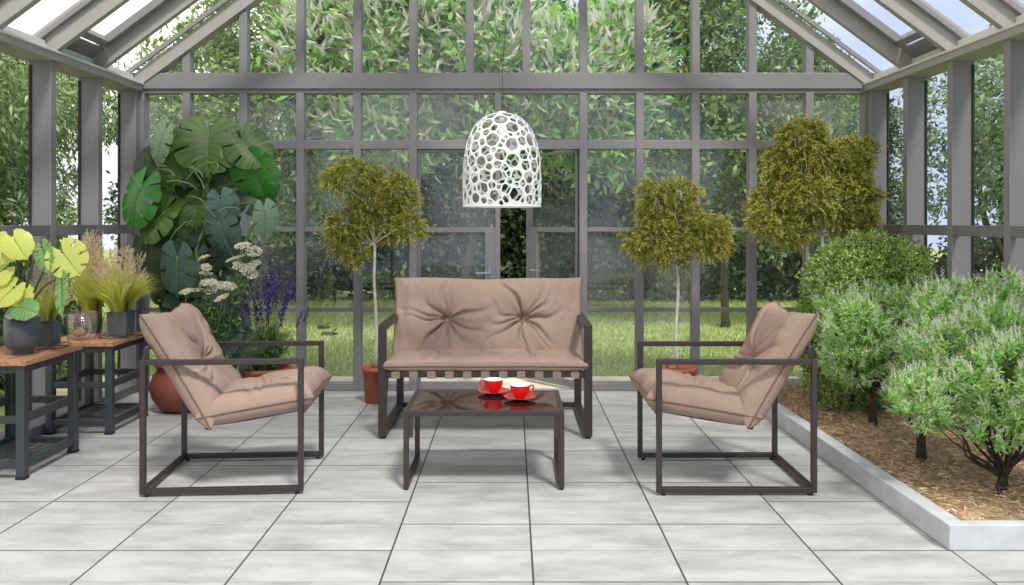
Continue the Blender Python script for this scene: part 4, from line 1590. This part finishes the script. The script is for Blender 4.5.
# ------------------------------------------------------------------ plants on the side tables
def yellow_plant():
    base = Vector(((20 - CX) * 4.0 / F, 4.02, T1H))
    t = thing('split_leaf_plant', base, 'yellow green split leaf plant in a round charcoal pot on the nearer side table', 'potted plant')
    k = 4.0 / F
    r = 16.5 * k
    h = 37 * k
    MB().lathe([(.0005, 0), (r * .55, 0), (r * .58, .004), (r * .58, .022), (r * .80, .034), (r * .95, .055), (r, .085), (r, h), (r - .005, h + .001), (r - .008, h - .02), (r - .01, h - .04)], 44).build('pot', M_['pot_grey'], t, smooth=True)
    MB().lathe([(.0005, h - .02), (r * .5, h - .018), (r - .008, h - .024)], 24).build('soil', M_['soil'], t, smooth=True)
    spec = [
        (4, 252, 30, (-.2, -1), -.02, (.2, .3), 'mon_yellow', .9),
        (20, 248, 30, (.55, -.7), -.04, (.2, .4), 'mon_yellow', .85),
        (70, 262, 36, (.75, -.85), -.06, (.1, .5), 'mon_yellow', .95),
        (50, 260, 46, (.7, -1), -.04, (-.6, .4), 'mon_mid', .42),
        (71, 298, 58, (.5, -1), -.10, (-.75, .4), 'mon_mid', .36),
        (6, 296, 30, (-.6, -.9), -.04, (.0, .5), 'mon_yellow', .9),
        (22, 296, 26, (.8, -.4), -.02, (0, .6), 'mon_yellow', .9),
        (28, 310, 24, (.9, -.2), -.06, (0, .7), 'mon_mid', .9),
        (12, 312, 20, (-.8, -.3), -.06, (0, .7), 'mon_pale', .8),
        (-6, 275, 30, (-.8, -.6), -.02, (0, .5), 'mon_yellow', .9)]
    for i, (px, py, ln, d, dy, (tx, tz), mat, wd) in enumerate(spec):
        size = ln * k * .98
        tipd = Vector((d[0], -.2, d[1])).normalized()
        jc = at(px, py, 4.0 + dy) - base - tipd * size * .38
        split_leaf('leaf', t, jc, Vector((tx, -1, tz)), tipd, size, M_[mat], slots=5, slotw=.26 if i in (2, 3, 4) else .0, droop=.14, stem=(random.uniform(-.02, .02), 0, h - .02), width=wd, stem_mat='petiole_dark', seed=i)


yellow_plant()


def grass_blades(n, base, h, spread, w=.003, lean=0.0):
    """ribbons of 4 segments arching from a tuft"""
    a = rng.uniform(0, 2 * PI, n)
    r0 = rng.uniform(0, 1, n) * spread * .22
    sp_ = rng.uniform(.05, 1, n) * spread
    hh = rng.uniform(.55, 1.05, n) * h
    dx, dy = np.cos(a), np.sin(a)
    ts = np.array([0, .3, .6, .85, 1.0])
    rows = []
    for t in ts:
        rad = r0 + sp_ * t ** 1.8
        z = hh * (t - .28 * t ** 3 * (sp_ / spread))
        c = np.stack([base[0] + dx * rad + lean * t, base[1] + dy * rad, base[2] + z], 1)
        wv = w * (1 - .85 * t)
        sd = np.stack([-np.sin(a + .9), np.cos(a + .9), np.zeros(n)], 1) * wv
        rows.append((c - sd, c + sd))
    V = np.stack([x for pr in rows for x in pr], 1)
    b = np.array([[2 * i, 2 * i + 1, 2 * i + 3, 2 * i + 2] for i in range(4)])
    Q = (np.arange(n) * 10)[:, None, None] + b[None]
    tips = (rows[-1][0] + rows[-1][1]) / 2
    prev = (rows[-2][0] + rows[-2][1]) / 2
    return V.reshape(-1, 3), Q.reshape(-1, 4), tips, unit(tips - prev)


def plume_arrays(P, D, L, fl=.010, m=22, fat=.006, fw=.0022):
    parts = []
    n = len(P)
    for j in range(m):
        f = j / m
        pos = P + D * (L * f)[:, None] + rng.normal(size=P.shape) * fat * math.sin(PI * min(1, f + .12)) * .6
        parts.append(leaf_arrays(pos, D + rng.normal(size=P.shape) * .5, fl * (1.2 - .5 * f), fw, .1))
    return join(parts)


def wire_stand(parent, w, h, d=None, z0=0.0):
    d = d or w
    m = MB()
    r = .0022
    for sx in (-1, 1):
        m.tube([(sx * w, -d, z0 + r), (sx * w * .72, -d * .8, h), (sx * w * .72, d * .8, h), (sx * w, d, z0 + r)], r, 6)
        m.tube([(sx * w, -d, z0 + r), (sx * w, d, z0 + r)], r, 6)
    for sy in (-1, 1):
        m.tube([(-w * .72, sy * d * .8, h), (w * .72, sy * d * .8, h)], r, 6)
        m.tube([(-w, sy * d, z0 + r), (w, sy * d, z0 + r)], r, 6)
        m.tube([(-w, sy * d, z0 + r), (w * .72, sy * d * .8, h)], r * .8, 6)
    m.tube([(-w * .85, -d, z0 + .02), (w * .85, -d, z0 + .02), (w * .85, d, z0 + .02), (-w * .85, d, z0 + .02)], r, 6, closed=True)
    m.build('wire_stand', M_['wire'], parent)


def grass_pot(base, label, size, blades, h, spread, plumes, plume_len, pm='plume', square=True, stand=True, lift=.018, height=None, ph=None):
    t = thing('ornamental_grass', base, label, 'potted grass', 'potted grasses on the side tables')
    s = size
    ph = ph or s * 2.0
    z0 = lift if stand else 0
    if square:
        m = MB()
        b = s * .9
        v = [(-b, -b, z0), (b, -b, z0), (b, b, z0), (-b, b, z0), (-s, -s, z0 + ph), (s, -s, z0 + ph), (s, s, z0 + ph), (-s, s, z0 + ph)]
        i_ = s - .006
        v += [(-i_, -i_, z0 + ph), (i_, -i_, z0 + ph), (i_, i_, z0 + ph), (-i_, i_, z0 + ph), (-i_, -i_, z0 + ph - .02), (i_, -i_, z0 + ph - .02), (i_, i_, z0 + ph - .02), (-i_, i_, z0 + ph - .02)]
        f = [(3, 2, 1, 0)] + [(k, (k + 1) % 4, 4 + (k + 1) % 4, 4 + k) for k in range(4)] + [(4 + k, 4 + (k + 1) % 4, 8 + (k + 1) % 4, 8 + k) for k in range(4)] + [(8 + k, 8 + (k + 1) % 4, 12 + (k + 1) % 4, 12 + k) for k in range(4)]
        m.add(v, f)
        m.build('pot', M_['pot_square'], t, bevel=.0)
        MB().box(-i_, i_, -i_, i_, z0 + ph - .03, z0 + ph - .015).build('soil', M_['soil'], t)
    else:
        MB().lathe([(.0005, z0), (s * .8, z0), (s, z0 + ph * .4), (s, z0 + ph), (s - .004, z0 + ph), (s - .006, z0 + ph - .02)], 36).build('pot', M_['pot_grey'], t, smooth=True)
        MB().lathe([(.0005, z0 + ph - .02), (s - .006, z0 + ph - .022)], 24).build('soil', M_['soil'], t)
    if stand:
        wire_stand(t, s * 1.5, z0 + ph * .98)
    zb = z0 + ph - .02
    V, Q, tips, td = grass_blades(blades, (0, 0, zb), h, spread, .003)
    quads('grass_blades', V, Q, M_['pampas'], t)
    V, Q, tips, td = grass_blades(plumes, (0, 0, zb), h * 1.25, spread * .6, .0012)
    D = unit(td + np.array([0, 0, .6]))
    V2, Q2 = plume_arrays(tips - D * plume_len * .4, D, np.random.default_rng(3).uniform(.7, 1.2, plumes) * plume_len, fl=.016, fat=.010, fw=.0055, m=30)
    sm = quads('flower_stems', V, Q, M_['pampas'], t)
    quads('plumes', V2, Q2, M_[pm], t)
    return t


def onto(px, py, H):
    Y = F * (HC - H) / (py - CY)
    return Vector(((px - CX) * Y / F, Y, H))


b = Vector(((47 - CX) * 4.22 / F, 4.22, T1H))
grass_pot(b, 'yellow green grass with mauve plumes in a square dark pot on the nearer side table', .05, 600, .25, .15, 40, .10, 'plume_mauve', ph=.125)
b = Vector(((121 - CX) * 4.86 / F, 4.86, T2H))
grass_pot(b, 'dense yellow green grass with beige plumes in a dark pot, right end of the farther side table', .058, 1400, .30, .21, 75, .10, 'plume', ph=.135)
b = Vector(((92 - CX) * 5.03 / F, 5.03, T2H))
grass_pot(b, 'tall yellow grass with many beige plumes behind the glass vase on the farther side table', .055, 1000, .38, .19, 110, .12, 'plume', square=False, stand=False, ph=.12)

# glass vase with dried bulb
vb = Vector(((82 - CX) * 4.78 / F, 4.78, T2H))
k = 4.78 / F
r = 15 * k
h = 27 * k
vase = MB().lathe([(.0005, .0), (r * .72, 0), (r * .80, .004), (r * .92, .04), (r, h), (r - .003, h), (r * .92 - .004, .04), (r * .78, .009), (.0005, .008)], 40).build('glass_vase', M_['vase'], smooth=True)
vase.location = vb
tag(vase, 'clear glass vase holding a brown dried bulb on the farther side table', 'vase')
bulb = MB().lathe([(.0005, 0), (.020, .004), (.034, .018), (.036, .030), (.026, .044), (.012, .052), (.004, .062), (.0005, .066)], 28).build('dried_bulb', M_['bulb'], smooth=True)
bulb.location = vb + Vector((-.012, -.005, .0095))
tag(bulb, 'brown dried bulb lying inside the clear glass vase', 'dried bulb')


# ------------------------------------------------------------------ lavender and white umbels on the floor
def lavender():
    base = Vector(((266 - CX) * 5.35 / F, 5.35, 0))
    t = thing('lavender_plant', base, 'tall purple lavender in a wide terracotta pot behind the left lounge chair', 'potted plant')
    pot(t, .165, .265)
    zb = .24
    V, Q, tips, td = grass_blades(520, (0, 0, zb), .34, .22, .0035)
    V2, Q2, tips2, td2 = grass_blades(64, (0, 0, zb), .68, .25, .0025)
    V, Q = join([(V, Q), (V2, Q2)])
    # side leaves along the stems
    n = 2600
    i = rng.integers(0, len(tips), n)
    f = rng.random(n)[:, None]
    P = np.array([0, 0, zb]) * (1 - f) + tips[i] * f + rng.normal(size=(n, 3)) * .02
    V3, Q3 = leaf_arrays(P, rng.normal(size=(n, 3)) * .6 + np.array([0, 0, .8]), .045, .006, .15)
    V, Q = join([(V, Q), (V3, Q3)])
    quads('stems', V, Q, M_['lav_green'], t)
    D = unit(td2 * .6 + np.array([0, 0, 1.1]))
    Vp, Qp = plume_arrays(tips2 - D * .07, D, rng.uniform(.10, .2, len(tips2)), fl=.017, m=34, fat=.009, fw=.011)
    quads('flower_spikes', Vp, Qp, M_['lav'], t)


lavender()


def umbels():
    base = Vector(((205 - CX) * 5.12 / F, 5.12, 0))
    t = thing('white_umbel_plant', base, 'plant with flat cream white flower heads between the split leaf climber and the lavender', 'potted plant')
    pot(t, .085, .2)
    heads = [(243, 246, 8), (254, 252, 8), (235, 259, 9), (243, 268, 10), (252, 266, 8), (206, 274, 6), (209, 283, 8), (214, 288, 9), (224, 288, 8), (222, 298, 7), (206, 268, 5), (196, 291, 8), (186, 292, 6), (250, 273, 8), (204, 258, 5), (230, 286, 7)]
    mb = MB()
    Vs = []
    for i, (px, py, r) in enumerate(heads):
        c = at(px, py, 4.93 + (i % 3) * .03) - base
        pts = wobble((random.uniform(-.03, .03), 0, .18), c + Vector((0, 0, -.025)), 8, .06, .03)
        mb.tube(pts, .0026, 5)
        rr = r * 1.0 * 4.95 / F
        for q in range(12):
            a = q / 12 * 2 * PI
            e = c + Vector((rr * .8 * math.cos(a), rr * .8 * math.sin(a), 0))
            mb.tube([pts[-1], e], .0009, 4)
        n = 300
        a = rng.uniform(0, 2 * PI, n)
        q = np.sqrt(rng.random(n)) * rr
        tl = .35 + .3 * math.sin(i * 2.1)
        tm = .4 * math.sin(i * 3.7)
        P = np.stack([c.x + q * np.cos(a), c.y + q * np.sin(a), c.z + tl * q * np.sin(a) + tm * q * np.cos(a) + .012 * np.cos(q / rr * 1.4) + rng.normal(0, .002, n)], 1)
        Vs.append(leaf_arrays(P, np.stack([rng.normal(0, 1, n), rng.normal(0, 1, n), rng.normal(.1, .3, n)], 1), .010, .008, .1))
    mb.build('stem', M_['petiole'], t, smooth=True)
    V, Q = join(Vs)
    quads('flower_heads', V, Q, M_['umbel'], t)
    n = 700
    f = rng.random(n)[:, None]
    tg = np.array([tuple(at(h[0], h[1], 4.95) - base) for h in heads])[rng.integers(0, len(heads), n)]
    P = np.array([0, 0, .2]) * (1 - f) + tg * f * .9 + rng.normal(size=(n, 3)) * .03
    V, Q = leaf_arrays(P, rng.normal(size=(n, 3)), .05, .016, .2, True)
    quads('foliage', V, Q, M_['lav_green'], t)


umbels()

# ------------------------------------------------------------------ light and sky
w = bpy.data.worlds.new('sky')
bpy.context.scene.world = w
w.use_nodes = True
nt = w.node_tree
nt.nodes.clear()
out = nt.nodes.new('ShaderNodeOutputWorld')
bg = nt.nodes.new('ShaderNodeBackground')
tc = nt.nodes.new('ShaderNodeTexCoord')
sp = nt.nodes.new('ShaderNodeSeparateXYZ')
nt.links.new(tc.outputs['Generated'], sp.inputs[0])
nz = nt.nodes.new('ShaderNodeTexNoise')
nz.inputs['Scale'].default_value = 2.2
nz.inputs['Detail'].default_value = 7
nt.links.new(tc.outputs['Generated'], nz.inputs['Vector'])
ma = nt.nodes.new('ShaderNodeMath')       # more cloud to the left
ma.operation = 'MULTIPLY_ADD'
ma.inputs[1].default_value = -.55
nt.links.new(sp.outputs['X'], ma.inputs[0])
nt.links.new(nz.outputs['Fac'], ma.inputs[2])
cr = nt.nodes.new('ShaderNodeValToRGB')
cr.color_ramp.elements[0].position = .28
cr.color_ramp.elements[0].color = (.43, .51, .68, 1)
cr.color_ramp.elements[1].position = .62
cr.color_ramp.elements[1].color = (1, .985, .955, 1)
hz = nt.nodes.new('ShaderNodeMapRange')      # thinner cloud towards the horizon
hz.inputs[1].default_value = 0
hz.inputs[2].default_value = .28
hz.inputs[3].default_value = -.26
hz.inputs[4].default_value = 0
nt.links.new(sp.outputs['Z'], hz.inputs[0])
ms = nt.nodes.new('ShaderNodeMath')
ms.operation = 'ADD'
nt.links.new(ma.outputs[0], ms.inputs[0])
nt.links.new(hz.outputs[0], ms.inputs[1])
nt.links.new(ms.outputs[0], cr.inputs['Fac'])
nt.links.new(cr.outputs['Color'], bg.inputs['Color'])
bg.inputs['Strength'].default_value = 1.42
nt.links.new(bg.outputs[0], out.inputs['Surface'])

sl = bpy.data.lights.new('sun', 'SUN')
sl.energy = 3.5
sl.angle = R(9)
sl.color = (1, .97, .92)
so = bpy.data.objects.new('sun', sl)
C.objects.link(so)
so.rotation_euler = Vector((-.30, .62, -1)).to_track_quat('-Z', 'Y').to_euler()

# ------------------------------------------------------------------ camera
cam = bpy.data.cameras.new('camera')
cam.sensor_width = 36
cam.lens = F / 1024 * 36
cam.shift_y = -(292.5 - CY) / 1024
cam.clip_end = 200
co = bpy.data.objects.new('camera', cam)
C.objects.link(co)
co.location = (0, 0, HC)
co.rotation_euler = (PI / 2, 0, 0)
sc = bpy.context.scene
sc.camera = co
sc.view_settings.view_transform = 'Standard'
sc.view_settings.look = 'None'
sc.view_settings.exposure = 0.12
sc.view_settings.gamma = 1
sc.view_settings.use_curve_mapping = False
sc.cycles.transparent_max_bounces = 24
sc.cycles.max_bounces = 8
sc.cycles.use_denoising = True
